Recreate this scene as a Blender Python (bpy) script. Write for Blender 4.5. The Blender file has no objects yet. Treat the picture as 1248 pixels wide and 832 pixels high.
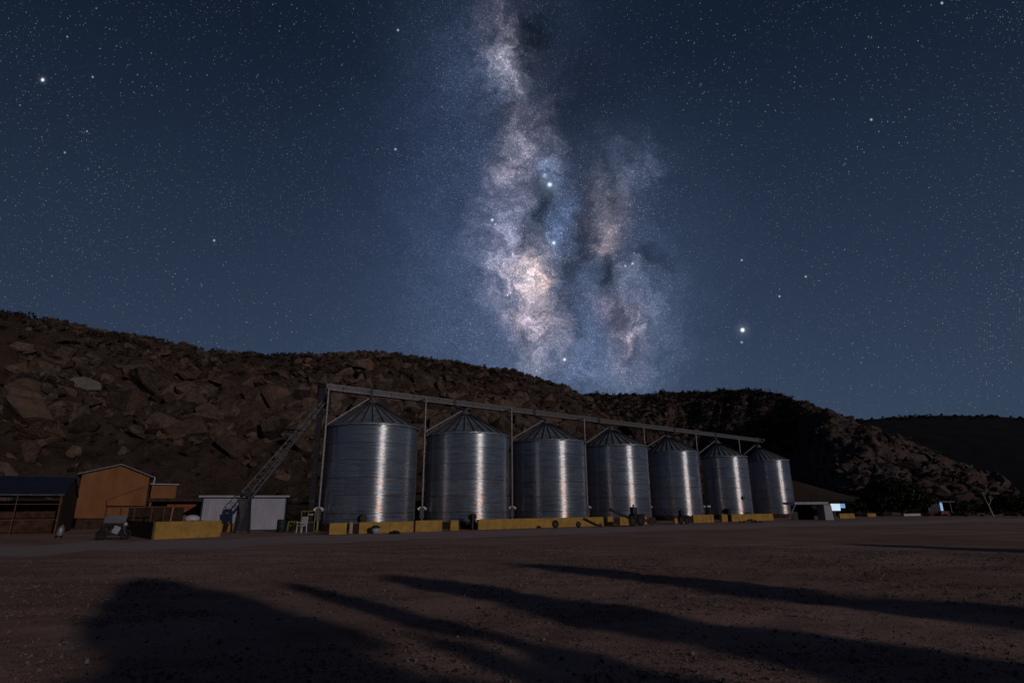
import bpy, bmesh, math, random
import numpy as np
from mathutils import Vector, Matrix, noise
random.seed(7); rng = np.random.default_rng(7)
S = bpy.context.scene
COL = S.collection
R = math.radians

# ------------------------------------------------------------------ camera
H = 1.6; F = 700.0; PITCH = math.atan(203/700); ROLL = R(0.4)
fw = Vector((0, math.cos(PITCH), math.sin(PITCH)))
r0 = Vector((1, 0, 0)); u0 = Vector((0, -math.sin(PITCH), math.cos(PITCH)))
rt = r0*math.cos(ROLL) - u0*math.sin(ROLL)
up = r0*math.sin(ROLL) + u0*math.cos(ROLL)
cam = bpy.data.objects.new('camera', bpy.data.cameras.new('camera')); COL.objects.link(cam)
M4 = Matrix((rt, up, -fw)).transposed().to_4x4(); M4.translation = (0, 0, H)
cam.matrix_world = M4
cam.data.sensor_width = 36; cam.data.lens = 36*F/1248; cam.data.clip_end = 6000; cam.data.clip_start = .05
S.camera = cam

def ray(px, py): return rt*(px-624) + up*(416-py) + fw*F
def at(px, py, Y):
    d = ray(px, py); return Vector((0, 0, H)) + d*(Y/d.y)
def gnd(px, py, z=0.0):
    d = ray(px, py); return Vector((0, 0, H)) + d*((z-H)/d.z)
def azel(px, py):
    d = ray(px, py); return math.atan2(d.x, d.y), math.atan2(d.z, math.hypot(d.x, d.y))

# ------------------------------------------------------------------ tagging
def tag(o, label=None, cat=None, group=None, kind=None):
    if label: o['label'] = label
    if cat: o['category'] = cat
    if group: o['group'] = group
    if kind: o['kind'] = kind
    return o
def empty(name, loc, label, cat, group=None, rz=0):
    o = bpy.data.objects.new(name, None); COL.objects.link(o)
    o.location = loc; o.rotation_euler = (0, 0, rz); o.empty_display_size = .3
    return tag(o, label, cat, group)

# ------------------------------------------------------------------ mesh builder
class MB:
    def __init__(s): s.v = []; s.f = []; s.sm = []
    def add(s, vs, fs, smooth=False):
        n = len(s.v); s.v += [tuple(v) for v in vs]
        for f in fs: s.f.append([n+i for i in f]); s.sm.append(smooth)
        return s
    def box(s, c, d, rz=0, rx=0, ry=0, b=0.0):
        hx, hy, hz = d[0]/2, d[1]/2, d[2]/2
        m = Matrix.Rotation(rz, 3, 'Z') @ Matrix.Rotation(ry, 3, 'Y') @ Matrix.Rotation(rx, 3, 'X')
        c = Vector(c)
        if b <= 0:
            vs = [c+m@Vector((x*hx, y*hy, z*hz)) for x in (-1, 1) for y in (-1, 1) for z in (-1, 1)]
            s.add(vs, [(0,1,3,2),(4,6,7,5),(0,4,5,1),(2,3,7,6),(0,2,6,4),(1,5,7,3)]); return s
        bm = bmesh.new(); bmesh.ops.create_cube(bm, size=1)
        bmesh.ops.scale(bm, vec=d, verts=bm.verts)
        bmesh.ops.bevel(bm, geom=bm.edges[:], offset=b, segments=2, affect='EDGES', profile=.6)
        bm.verts.ensure_lookup_table(); s.add([c+m@v.co for v in bm.verts], [[v.index for v in f.verts] for f in bm.faces]); bm.free()
        return s
    def bar(s, a, b, w, h=None, upv=(0, 0, 1)):
        a = Vector(a); b = Vector(b); h = h or w
        d = (b-a).normalized(); U = Vector(upv)
        if abs(d.dot(U)) > .98: U = Vector((0, 1, 0))
        x = d.cross(U).normalized(); z = x.cross(d).normalized()
        vs = [p + x*(i*w/2) + z*(j*h/2) for p in (a, b) for i, j in ((-1,-1),(1,-1),(1,1),(-1,1))]
        s.add(vs, [(0,3,2,1),(4,5,6,7),(0,1,5,4),(1,2,6,5),(2,3,7,6),(3,0,4,7)]); return s
    def tube(s, a, b, r, r2=None, n=12, caps=True):
        a = Vector(a); b = Vector(b); r2 = r if r2 is None else r2
        d = (b-a).normalized(); U = Vector((0, 0, 1)) if abs(d.z) < .95 else Vector((0, 1, 0))
        x = d.cross(U).normalized(); z = x.cross(d)
        vs = []
        for p, q in ((a, r), (b, r2)):
            vs += [p+(x*math.cos(t)+z*math.sin(t))*q for t in [2*math.pi*i/n for i in range(n)]]
        s.add(vs, [(i, (i+1) % n, n+(i+1) % n, n+i) for i in range(n)], True)
        if caps: s.add(vs, [list(range(n))[::-1], [n+i for i in range(n)]])
        return s
    def path(s, pts, r, n=8):
        for a, b in zip(pts[:-1], pts[1:]): s.tube(a, b, r, n=n)
        return s
    def lathe(s, prof, c=(0, 0, 0), n=32, smooth=True):
        c = Vector(c); m = len(prof)
        vs = [c+Vector((r*math.cos(2*math.pi*i/n), r*math.sin(2*math.pi*i/n), z)) for r, z in prof for i in range(n)]
        s.add(vs, [(j*n+i, j*n+(i+1) % n, (j+1)*n+(i+1) % n, (j+1)*n+i) for j in range(m-1) for i in range(n)], smooth); return s
    def torus(s, c, R_, r, axis='X', n=20, k=8):
        c = Vector(c); vs = []
        for i in range(n):
            t = 2*math.pi*i/n
            for j in range(k):
                p = 2*math.pi*j/k; q = R_+r*math.cos(p)
                v = Vector((r*math.sin(p), q*math.cos(t), q*math.sin(t)))
                if axis == 'Z': v = Vector((v.y, v.z, v.x))
                if axis == 'Y': v = Vector((v.y, v.x, v.z))
                vs.append(c+v)
        s.add(vs, [(i*k+j, i*k+(j+1) % k, ((i+1) % n)*k+(j+1) % k, ((i+1) % n)*k+j) for i in range(n) for j in range(k)], True); return s
    def build(s, name, m, parent=None, loc=None):
        me = bpy.data.meshes.new(name); me.from_pydata(s.v, [], s.f); me.validate()
        me.polygons.foreach_set('use_smooth', (s.sm+[False]*len(me.polygons))[:len(me.polygons)])
        bm = bmesh.new(); bm.from_mesh(me); bmesh.ops.recalc_face_normals(bm, faces=bm.faces); bm.to_mesh(me); bm.free()
        me.materials.append(m)
        o = bpy.data.objects.new(name, me); COL.objects.link(o)
        if parent: o.parent = parent
        if loc is not None: o.location = loc
        return o

# ------------------------------------------------------------------ materials
class NT:
    def __init__(s, nt): s.nt = nt
    def n(s, t, **k):
        o = s.nt.nodes.new(t)
        for a, b in k.items(): setattr(o, a, b)
        return o
    def put(s, sock, v):
        if v is None: return
        if isinstance(v, bpy.types.NodeSocket): s.nt.links.new(v, sock)
        else:
            if hasattr(sock.default_value, '__len__') and not hasattr(v, '__len__'): v = [v]*len(sock.default_value)
            if hasattr(sock.default_value, '__len__') and len(sock.default_value) == 4 and len(v) == 3: v = tuple(v)+(1,)
            sock.default_value = v
    def m(s, op, a, b=None, c=None, clamp=False):
        o = s.n('ShaderNodeMath', operation=op, use_clamp=clamp)
        for i, v in enumerate((a, b, c)): s.put(o.inputs[i], v)
        return o.outputs[0]
    def vm(s, op, a, b=None, c=None, scale=None):
        o = s.n('ShaderNodeVectorMath', operation=op)
        for i, v in enumerate((a, b, c)): s.put(o.inputs[i], v)
        if scale is not None: s.put(o.inputs['Scale'], scale)
        return o.outputs['Value'] if op in ('DOT_PRODUCT', 'LENGTH', 'DISTANCE') else o.outputs[0]
    def noise(s, vec, scale, detail=4, rough=.55, dist=0, col=False, dim='3D'):
        o = s.n('ShaderNodeTexNoise', noise_dimensions=dim)
        s.put(o.inputs['Vector'], vec); s.put(o.inputs['Scale'], scale); s.put(o.inputs['Detail'], detail)
        s.put(o.inputs['Roughness'], rough); s.put(o.inputs['Distortion'], dist)
        return o.outputs['Color' if col else 'Fac']
    def mr(s, v, a, b, c=0, d=1, smooth=False):
        o = s.n('ShaderNodeMapRange', interpolation_type='SMOOTHSTEP' if smooth else 'LINEAR')
        for i, x in enumerate((v, a, b, c, d)): s.put(o.inputs[i], x)
        return o.outputs[0]
    def mix(s, f, a, b, bt='MIX'):
        o = s.n('ShaderNodeMix', data_type='RGBA', blend_type=bt)
        s.put(o.inputs[0], f); s.put(o.inputs[6], a); s.put(o.inputs[7], b)
        return o.outputs[2]
    def bump(s, h, dist, strength=1.0, normal=None):
        o = s.n('ShaderNodeBump'); s.put(o.inputs['Height'], h); o.inputs['Distance'].default_value = dist
        o.inputs['Strength'].default_value = strength
        if normal is not None: s.put(o.inputs['Normal'], normal)
        return o.outputs[0]

def newmat(name):
    m = bpy.data.materials.new(name); m.use_nodes = True; nt = m.node_tree
    b = nt.nodes['Principled BSDF']; return m, NT(nt), b
def mat(name, col, rough=.7, metal=0, var=.25, nscale=3, col2=None, bump=.004, bscale=30, spec=.3, streak=None):
    m, t, b = newmat(name)
    tc = t.n('ShaderNodeTexCoord').outputs['Object']
    oi = t.n('ShaderNodeObjectInfo').outputs['Location']
    v = t.vm('ADD', tc, oi)
    if streak: v2 = t.vm('MULTIPLY', v, streak)
    else: v2 = v
    f = t.mr(t.noise(v2, nscale, 5, .65), .3, .7)
    c2 = col2 or tuple(c*(1-var*1.6) for c in col)
    c1 = tuple(min(1, c*(1+var*.5)) for c in col)
    c = t.mix(f, c2, c1)
    t.put(b.inputs['Base Color'], c)
    t.put(b.inputs['Roughness'], t.mr(f, 0, 1, min(1, rough+.1), rough-.1)); b.inputs['Metallic'].default_value = metal
    b.inputs['Specular IOR Level'].default_value = spec
    t.put(b.inputs['Normal'], t.bump(t.noise(v, bscale, 4, .6), bump))
    return m

M = {}
M['white_sheet'] = mat('white_sheet', (.33, .34, .43), .6, 0, .12, 2.0, streak=(1, 1, .25))
M['white_trim'] = mat('white_trim', (.75, .75, .76), .5, 0, .1)
M['orange'] = mat('orange_wall', (.22, .094, .038), .85, 0, .15, 1.2, bump=.003, streak=(1, 1, .5))
M['brick_red'] = mat('red_brown_wall', (.28, .085, .04), .85, 0, .3, 4)
M['dark_brown'] = mat('dark_brown_boards', (.05, .03, .022), .9, 0, .4, 4)
M['yellow'] = mat('yellow_painted_concrete', (.40, .245, .06), .85, 0, .22, 2.0, bump=.008, col2=(.25, .155, .045))
M['plinth'] = mat('dark_concrete', (.06, .035, .025), .9, 0, .4, 2)
M['steel_grey'] = mat('grey_steel', (.125, .12, .135), .55, .3, .3, 5)
M['steel_light'] = mat('pale_galvanised_pipe', (.24, .24, .275), .5, .35, .25, 5)
M['steel_dark'] = mat('dark_steel', (.05, .05, .065), .55, .4, .3, 5)
M['black'] = mat('black_paint', (.015, .015, .017), .5, 0, .2)
M['rubber'] = mat('black_rubber', (.02, .02, .02), .85, 0, .2)
M['blue_roof'] = mat('dark_blue_roof_sheet', (.022, .028, .06), .7, .1, .25, 1.0)
M['navy'] = mat('navy_sheet', (.012, .015, .035), .6, 0, .2)
M['rust_wood'] = mat('weathered_timber', (.13, .07, .042), .85, 0, .3, 6)
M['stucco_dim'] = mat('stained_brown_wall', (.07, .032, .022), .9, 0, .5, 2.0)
M['wall_white'] = mat('whitewashed_wall', (.5, .48, .46), .8, 0, .25, 2)
M['bark'] = mat('bark', (.10, .07, .05), .9, 0, .4, 8)
M['pale_bark'] = mat('pale_bark', (.42, .36, .32), .9, 0, .3, 8)
M['tyre_white'] = mat('white_plastic', (.52, .50, .56), .4, 0, .05)
M['yellow_metal'] = mat('yellow_tubing', (.28, .23, .05), .5, 0, .1)
M['green_dark'] = mat('dark_green_paint', (.012, .03, .028), .6, 0, .2)

def leafmat(name, c1, c2):
    m, t, b = newmat(name)
    g = t.n('ShaderNodeNewGeometry').outputs['Random Per Island']
    t.put(b.inputs['Base Color'], t.mix(g, c1, c2)); b.inputs['Roughness'].default_value = .7
    b.inputs['Specular IOR Level'].default_value = .2
    return m
M['leaf'] = leafmat('dark_foliage', (.010, .014, .008), (.028, .034, .018))
M['scrub'] = leafmat('dry_scrub', (.012, .011, .009), (.045, .036, .026))

# galvanised corrugated silo wall
def silo_mat():
    m, t, b = newmat('galvanised_corrugated_steel'); nt = m.node_tree
    out = nt.nodes['Material Output']
    tc = t.n('ShaderNodeTexCoord').outputs['Object']
    oi = t.n('ShaderNodeObjectInfo').outputs['Location']
    sp = t.n('ShaderNodeSeparateXYZ'); t.put(sp.inputs[0], tc); X, Y, Z = sp.outputs
    ang = t.m('ARCTAN2', Y, X)
    lx = t.vm('ADD', t.n_comb(ang, Z, 0) if hasattr(t, 'n_comb') else comb(t, ang, Z, 0), t.vm('MULTIPLY', oi, (.37, .73, 0)))
    seam = t.m('LESS_THAN', t.m('FRACT', t.m('MULTIPLY', t.m('ADD', Z, .04), 1/RING)), .045)
    # horizontally streaked noise: tones of sheet rows
    st = t.noise(t.vm('MULTIPLY', lx, (1.6, 9, 1)), 1.0, 6, .6)
    row = t.m('FLOOR', t.m('MULTIPLY', Z, 1/RING))
    rown = t.n('ShaderNodeTexWhiteNoise', noise_dimensions='4D'); t.put(rown.inputs['Vector'], oi); t.put(rown.inputs['W'], row)
    sheet = t.n('ShaderNodeTexWhiteNoise', noise_dimensions='4D'); t.put(sheet.inputs['Vector'], oi)
    t.put(sheet.inputs['W'], t.m('ADD', t.m('MULTIPLY', row, 17), t.m('FLOOR', t.m('ADD', t.m('MULTIPLY', ang, 1.6), t.m('MULTIPLY', t.m('MODULO', row, 2), .5)))))
    blot = t.noise(lx, 2.2, 5, .7)
    tone = t.m('ADD', t.m('ADD', t.m('MULTIPLY', st, .55), t.m('MULTIPLY', sheet.outputs[0], .16)), t.m('MULTIPLY', rown.outputs[0], .12))
    fac = t.mr(tone, .27, .55)
    base = t.mix(fac, (.24, .34, .52), (.62, .80, 1.0))
    # rusty stains low down; orange of the highlights also put into the gloss colours
    rn = t.noise(t.vm('MULTIPLY', lx, (5, 1.3, 1)), 1.6, 5, .65)
    rust_glint = t.m('MULTIPLY', t.mr(rn, .42, .56), t.mr(Z, 0, 7.5, 1.0, .15))
    warm = t.mix(rust_glint, (1.0, .80, .72), (1.0, .42, .20))
    base2 = t.mix(t.m('MULTIPLY', rust_glint, .30), base, (.30, .20, .14))
    base2 = t.mix(t.m('MULTIPLY', seam, t.mr(st, .35, .65, .15, .65)), base2, (.05, .05, .06)); warm = t.mix(t.m('MULTIPLY', seam, .5), warm, (.08, .07, .07))
    # corrugation bump
    wv = t.m('SINE', t.m('MULTIPLY', Z, 2*math.pi/.105))
    wav = t.m('MULTIPLY', wv, .5)
    dn = t.noise(t.vm('MULTIPLY', lx, (3, 3.2, 1)), 1.5, 3, .55)
    h = t.m('ADD', t.m('MULTIPLY', wav, .010), t.m('MULTIPLY', dn, .022))
    nb = t.bump(h, 1.0, .8)
    tg = t.n('ShaderNodeTangent', direction_type='RADIAL', axis='Z').outputs[0]
    # broad satin layer
    g1 = t.n('ShaderNodeBsdfAnisotropic', distribution='GGX')
    t.put(g1.inputs['Color'], base2); t.put(g1.inputs['Roughness'], t.mr(blot, .3, .7, .40, .50)); g1.inputs['Anisotropy'].default_value = .45
    t.put(g1.inputs['Normal'], nb); t.put(g1.inputs['Tangent'], tg)
    # sharp zinc layer, the highlight's warm core put into its colour
    g2 = t.n('ShaderNodeBsdfAnisotropic', distribution='GGX')
    t.put(g2.inputs['Color'], warm); t.put(g2.inputs['Roughness'], t.m('ADD', t.mr(st, .3, .7, .38, .30), t.mr(t.n('ShaderNodeObjectInfo').outputs['Object Index'], 0, 4, .15, 0))); g2.inputs['Anisotropy'].default_value = .86
    t.put(g2.inputs['Normal'], nb); t.put(g2.inputs['Tangent'], tg)
    df = t.n('ShaderNodeBsdfDiffuse'); t.put(df.inputs['Color'], t.mix(.25, base2, (.34, .38, .44))); t.put(df.inputs['Normal'], nb)
    m1 = t.n('ShaderNodeMixShader'); m1.inputs[0].default_value = .42; t.put(m1.inputs[1], g1.outputs[0]); t.put(m1.inputs[2], df.outputs[0])
    g3 = t.n('ShaderNodeBsdfAnisotropic', distribution='GGX')
    t.put(g3.inputs['Color'], t.mix(t.m('MULTIPLY', rust_glint, .9), (.72, .88, 1.0), (1, .62, .42))); g3.inputs['Roughness'].default_value = .52; g3.inputs['Anisotropy'].default_value = .78  # blue-white shoulder and orange of the highlight put into this gloss colour
    t.put(g3.inputs['Normal'], nb); t.put(g3.inputs['Tangent'], tg)
    m3 = t.n('ShaderNodeMixShader'); t.put(m3.inputs[0], t.mr(st, .34, .64, .30, .80)); t.put(m3.inputs[1], m1.outputs[0]); t.put(m3.inputs[2], g3.outputs[0]); m1 = m3
    m2 = t.n('ShaderNodeMixShader'); t.put(m2.inputs[0], t.m('MULTIPLY', t.mr(st, .36, .62, .05, .32), t.mr(rown.outputs[0], 0, 1, .75, 1.1))); t.put(m2.inputs[1], m1.outputs[0]); t.put(m2.inputs[2], g2.outputs[0])
    t.put(out.inputs['Surface'], m2.outputs[0])
    return m
def comb(t, x, y, z):
    c = t.n('ShaderNodeCombineXYZ'); t.put(c.inputs[0], x); t.put(c.inputs[1], y); t.put(c.inputs[2], z); return c.outputs[0]
RING = 1.32
M['silo'] = silo_mat()
M['roof_steel'] = mat('galvanised_roof_sheet', (.30, .33, .38), .5, .55, .35, 1.5, bump=.01, bscale=6)

# rock and earth
def rockmat(name, c1, c2, c3, sc):
    m, t, b = newmat(name)
    g = t.n('ShaderNodeNewGeometry')
    pos = g.outputs['Position']
    a = t.noise(pos, sc, 6, .65); d = t.noise(pos, sc*.13, 3, .5); isl = g.outputs['Random Per Island']
    c = t.mix(t.mr(a, .3, .7), c1, c2)
    c = t.mix(t.mr(d, .42, .62), c, t.mix(.5, c, c3))
    c = t.vm('SCALE', c, scale=t.mr(isl, 0, 1, .55, 1.75))
    t.put(b.inputs['Base Color'], c); b.inputs['Roughness'].default_value = .92; b.inputs['Specular IOR Level'].default_value = .15
    v = t.n('ShaderNodeTexVoronoi', feature='DISTANCE_TO_EDGE'); t.put(v.inputs['Vector'], pos); v.inputs['Scale'].default_value = sc*.9
    h = t.m('ADD', t.m('MULTIPLY', a, .5), t.m('MULTIPLY', t.m('MINIMUM', v.outputs[0], .12), 1.2))
    t.put(b.inputs['Normal'], t.bump(h, .5, 1.0))
    return m
M['rock'] = rockmat('brown_rock', (.020, .016, .015), (.108, .080, .069), (.105, .060, .044), 1.1)
M['rock_far'] = rockmat('dark_scrubby_rock', (.018, .016, .016), (.100, .083, .081), (.09, .047, .037), .6)
M['rock_pale'] = rockmat('pale_rock', (.10, .09, .085), (.19, .175, .17), (.16, .14, .13), 1.3)
M['far_hill'] = mat('far_hill_scrub', (.0035, .004, .007), 1, 0, .4, .05, bump=.5, bscale=.1)
M['mound'] = mat('earth_mound', (.052, .036, .025), .95, 0, .3, .2, bump=.2, bscale=1.5)

def hillmat():
    m, t, b = newmat('hill_earth')
    pos = t.n('ShaderNodeNewGeometry').outputs['Position']
    a = t.noise(pos, .25, 6, .65); c = t.mix(t.mr(a, .35, .65), (.024, .0165, .0150), (.068, .046, .038))
    f = t.noise(pos, 2.2, 5, .7); c = t.mix(t.mr(f, .45, .7), c, (.075, .054, .044))
    t.put(b.inputs['Base Color'], c); b.inputs['Roughness'].default_value = .95; b.inputs['Specular IOR Level'].default_value = .1
    t.put(b.inputs['Normal'], t.bump(t.m('ADD', a, t.m('MULTIPLY', f, .35)), .8))
    return m
M['hill'] = hillmat()

def groundmat(name, track=False):
    m, t, b = newmat(name)
    pos = t.n('ShaderNodeNewGeometry').outputs['Position']
    big = t.noise(pos, .12, 4, .6); mid = t.noise(t.vm('MULTIPLY', pos, (.35, 1.0, 1)), .8, 5, .65); fine = t.noise(pos, 26, 5, .75)
    if track: c = t.mix(t.mr(mid, .3, .7), (.42, .32, .325), (.54, .43, .43))
    else: c = t.mix(t.mr(big, .35, .65), (.36, .215, .175), (.56, .375, .315))
    if not track: c = t.mix(t.mr(mid, .42, .68), c, (.26, .158, .132))
    v = t.n('ShaderNodeTexVoronoi'); t.put(v.inputs['Vector'], pos); v.inputs['Scale'].default_value = 34; v.inputs['Randomness'].default_value = 1
    sp = t.n('ShaderNodeSeparateColor'); t.put(sp.inputs[0], v.outputs['Color'])
    peb = t.m('MULTIPLY', t.mr(v.outputs['Distance'], .20, .42, 1, 0), t.mr(sp.outputs[0], .30, .60))
    c = t.mix(t.m('MULTIPLY', peb, t.mr(big, .38, .55, .25, .85)), c, t.mix(t.m('POWER', sp.outputs[1], 1.6), (.12, .085, .075), (.85, .66, .58)))
    c = t.mix(t.mr(fine, .3, .7, .3, 0), c, (.06, .04, .04))
    t.put(b.inputs['Base Color'], c); b.inputs['Roughness'].default_value = .95; b.inputs['Specular IOR Level'].default_value = .12
    g2 = t.noise(pos, 6, 5, .75)
    c = t.mix(t.mr(g2, .35, .65, .35, 0), c, (.12, .08, .07))
    rut = t.noise(t.vm('MULTIPLY', pos, (.05, 1.4, 1)), 1.3, 3, .5)
    c = t.mix(t.mr(rut, .56, .66, 0, .35), c, (.46, .36, .34))
    h = t.m('ADD', t.m('MULTIPLY', fine, .024), t.m('ADD', t.m('MULTIPLY', peb, .022), t.m('ADD', t.m('MULTIPLY', mid, .05), t.m('MULTIPLY', g2, .07))))
    t.put(b.inputs['Normal'], t.bump(h, 1.0, 1.0))
    return m
M['ground'] = groundmat('gravel_earth'); M['track'] = groundmat('pale_packed_earth', True)
M['pebble'] = rockmat('pebble_stone', (.14, .10, .09), (.30, .24, .21), (.36, .30, .27), 9)

def emit(name, col, st):
    m, t, b = newmat(name); t.put(b.inputs['Base Color'], col)
    pos = t.n('ShaderNodeTexCoord').outputs['Object']
    t.put(b.inputs['Emission Color'], t.mix(t.noise(pos, 2.5, 3), tuple(c*.65 for c in col), col)); b.inputs['Emission Strength'].default_value = st
    return m
M['lit_white'] = emit('lit_sign_white', (.62, .82, 1), .85)
M['lit_blue'] = emit('lit_sign_blue', (.22, .45, .85), .55)
M['lit_door'] = emit('lit_doorway', (.35, .6, .95), .55)

# ------------------------------------------------------------------ numpy mesh
def grid_obj(name, P, m, smooth=True, kind='structure'):
    a, b_ = P.shape[:2]
    me = bpy.data.meshes.new(name)
    idx = np.arange(a*b_).reshape(a, b_)
    f = np.stack([idx[:-1, :-1], idx[1:, :-1], idx[1:, 1:], idx[:-1, 1:]], -1).reshape(-1, 4)
    me.vertices.add(a*b_); me.vertices.foreach_set('co', P.reshape(-1).astype(np.float32))
    me.loops.add(f.size); me.loops.foreach_set('vertex_index', f.reshape(-1).astype(np.int32))
    me.polygons.add(len(f)); me.polygons.foreach_set('loop_start', np.arange(0, f.size, 4, dtype=np.int32))
    me.polygons.foreach_set('use_smooth', np.full(len(f), smooth))
    me.update(calc_edges=True); me.materials.append(m)
    o = bpy.data.objects.new(name, me); COL.objects.link(o); o['kind'] = kind
    return o
def tri_obj(name, V, Fc, m, kind=None, smooth=False):
    me = bpy.data.meshes.new(name); k = Fc.shape[1]
    me.vertices.add(len(V)); me.vertices.foreach_set('co', V.reshape(-1).astype(np.float32))
    me.loops.add(Fc.size); me.loops.foreach_set('vertex_index', Fc.reshape(-1).astype(np.int32))
    me.polygons.add(len(Fc)); me.polygons.foreach_set('loop_start', np.arange(0, Fc.size, k, dtype=np.int32))
    me.polygons.foreach_set('use_smooth', np.full(len(Fc), smooth))
    me.update(calc_edges=True); me.materials.append(m)
    o = bpy.data.objects.new(name, me); COL.objects.link(o)
    if kind: o['kind'] = kind
    return o

# ------------------------------------------------------------------ ground
def spaced(n, near, far):
    t = np.linspace(-1, 1, n); return near*t + (far-near)*np.sign(t)*np.abs(t)**7
xs = spaced(361, 32, 3000); ys = spaced(361, 32, 3000)+8
G = np.zeros((361, 361, 3))
for i, x in enumerate(xs):
    for j, y in enumerate(ys):
        d = math.hypot(x, y); k = max(0, min(1, (24-d)/8))
        z = 0
        if k > 0: z = k*(.055*noise.noise(Vector((x*.35, y*.7, 0)))+.030*noise.noise(Vector((x*1.7, y*1.7, 5)))+.012*noise.noise(Vector((x*5, y*5, 9))))
        G[i, j] = (x, y, z)
ground = grid_obj('ground', G, M['ground'])

def gz(x, y):
    k = max(0, min(1, (24-math.hypot(x, y))/8))
    return k*(.055*noise.noise(Vector((x*.35, y*.7, 0)))+.030*noise.noise(Vector((x*1.7, y*1.7, 5))))
# track: an irregular strip of paler packed earth in front of the wall
def strip(name, pts, m, z):
    P = np.zeros((len(pts), 7, 3))
    for i, (px, ya, yb) in enumerate(pts):
        a = gnd(px, ya); b = gnd(px, yb)
        for j in range(7):
            q = a.lerp(b, j/6); P[i, j] = (q.x, q.y, z)
    return grid_obj(name, P, m)
tp = []
for px in range(-300, 1700, 25):
    yc = np.interp(px, [-300, 0, 205, 400, 650, 860, 1000, 1248, 1700], [690, 671, 664, 656.5, 648.5, 642, 638.5, 633, 629])
    w = max(1.6, (yc-618)*.16)
    jit = noise.noise(Vector((px*.013, 0, 0)))*w*.5
    tp.append((px, yc-w*.75+jit, yc+w*.75+jit*1.3))
strip('track', tp, M['track'], .006)

# ------------------------------------------------------------------ rocks
def rock_proto(seed, pts=14, flat=.75, fine=True):
    r = np.random.default_rng(seed)
    bm = bmesh.new()
    p = r.normal(size=(pts, 3)); p /= np.linalg.norm(p, axis=1)[:, None]; p *= r.uniform(.75, 1.05, (pts, 1)); p[:, 2] *= flat
    for q in p: bm.verts.new(q)
    bmesh.ops.convex_hull(bm, input=bm.verts[:])
    for v in [v for v in bm.verts if not v.link_faces]: bm.verts.remove(v)
    bmesh.ops.triangulate(bm, faces=bm.faces[:])
    if fine:
        bmesh.ops.subdivide_edges(bm, edges=[e for e in bm.edges if e.calc_length() > .5], cuts=1)
        for v in bm.verts: v.co += v.co.normalized()*(.10*noise.noise(v.co*1.9+Vector((seed, 0, 0)))+.06*noise.noise(v.co*5+Vector((0, seed, 0))))
        bmesh.ops.triangulate(bm, faces=bm.faces[:])
    bm.verts.index_update()
    V = np.array([v.co[:] for v in bm.verts]); Fc = np.array([[v.index for v in f.verts] for f in bm.faces]); bm.free()
    return V, Fc
PROT = [rock_proto(s, 12+s % 8) for s in range(14)]
PROTS = [rock_proto(90+s, 8, .75, False) for s in range(6)]
def rotm(a, b, c):
    return np.array(Matrix.Rotation(a, 3, 'Z') @ Matrix.Rotation(b, 3, 'X') @ Matrix.Rotation(c, 3, 'Y'))
def rock_geo(pos, size, r):
    V, Fc = PROT[r.integers(len(PROT))] if size > .06 else PROTS[r.integers(len(PROTS))]
    s = size*np.array([r.uniform(.75, 1.35), r.uniform(.7, 1.2), r.uniform(.6, 1.1)])
    return (V*s) @ rotm(r.uniform(0, 6.28), r.uniform(-.7, .7), r.uniform(-.7, .7)).T + np.array(pos), Fc
def merge(lst):
    Vs, Fs, n = [], [], 0
    for V, Fc in lst: Vs.append(V); Fs.append(Fc+n); n += len(V)
    return np.concatenate(Vs), np.concatenate(Fs)

# ------------------------------------------------------------------ hills
def ridge_table(pts): return [azel(*p) for p in pts]
def interp_tab(tab, az):
    a = [t[0] for t in tab]; e = [t[1] for t in tab]; return float(np.interp(az, a, e))
class Hill:
    def __init__(s, name, pts, dbase, dridge, m, na=420, ns=120, rough=1.0, prof=None, label=None):
        s.tab = ridge_table(pts); s.db = dbase; s.dr = dridge; s.rough = rough; s.prof = prof or (lambda t: t)
        s.a0, s.a1 = s.tab[0][0], s.tab[-1][0]
        P = np.zeros((na, ns, 3))
        for i in range(na):
            az = s.a0+(s.a1-s.a0)*i/(na-1)
            for j in range(ns):
                P[i, j] = s.pt(az, -0.02+1.45*j/(ns-1))
        s.o = grid_obj(name, P, m)
    def pt(s, az, t, extra=0):
        px = 624+F*math.tan(az)*1.0
        db, dr = s.db(az), s.dr(az)
        d = db+(dr-db)*t
        el = interp_tab(s.tab, az)
        hr = max(0, dr*math.tan(el)+H)
        if t <= 1: z = hr*s.prof(max(0, t))
        else: z = hr*(1-(t-1)*(t-1)*2.2)
        x, y = d*math.sin(az), d*math.cos(az)
        k = min(1, max(0, t*3))*s.rough*min(1, hr/12)
        v = Vector((x, y, 0))
        n = noise.fractal(v*.045, 1.0, 2.0, 5)*2.6+noise.fractal(v*.22, .9, 2.0, 4)*.9
        z += n*k*(1-.75*math.exp(-((t-1)/.14)**2))
        if t < 0: z = -.4
        return Vector((x, y, z-.02+extra))
def sm(x): x = max(0, min(1, x)); return x*x*(3-2*x)
def profA(t):
    return .30*t if t < .0 else (.42*t if t < .25 else .105+(t-.25)*1.16 if t < .72 else .650+ (1-((1-t)/.28)**1.6)*.350)
NX, NY = -.63, .776
def dA(base):
    def f(az):
        k = NX*math.sin(az)+NY*math.cos(az); left = sm((-az-.05)/.5)
        return (base+18*left)/max(.42, k)
    return f
ptsA = [(-900, 330), (-500, 350), (-200, 366), (0, 386), (60, 394), (130, 406), (200, 416), (250, 427), (330, 431), (400, 434), (440, 431), (500, 437),
        (560, 445), (600, 449), (625, 453), (645, 459), (700, 479), (725, 494), (760, 512), (810, 535), (860, 560), (920, 590), (985, 612)]
A = Hill('rocky_hillside', ptsA, dA(62), dA(118), M['hill'], 460, 130, 1.0, profA)
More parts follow.
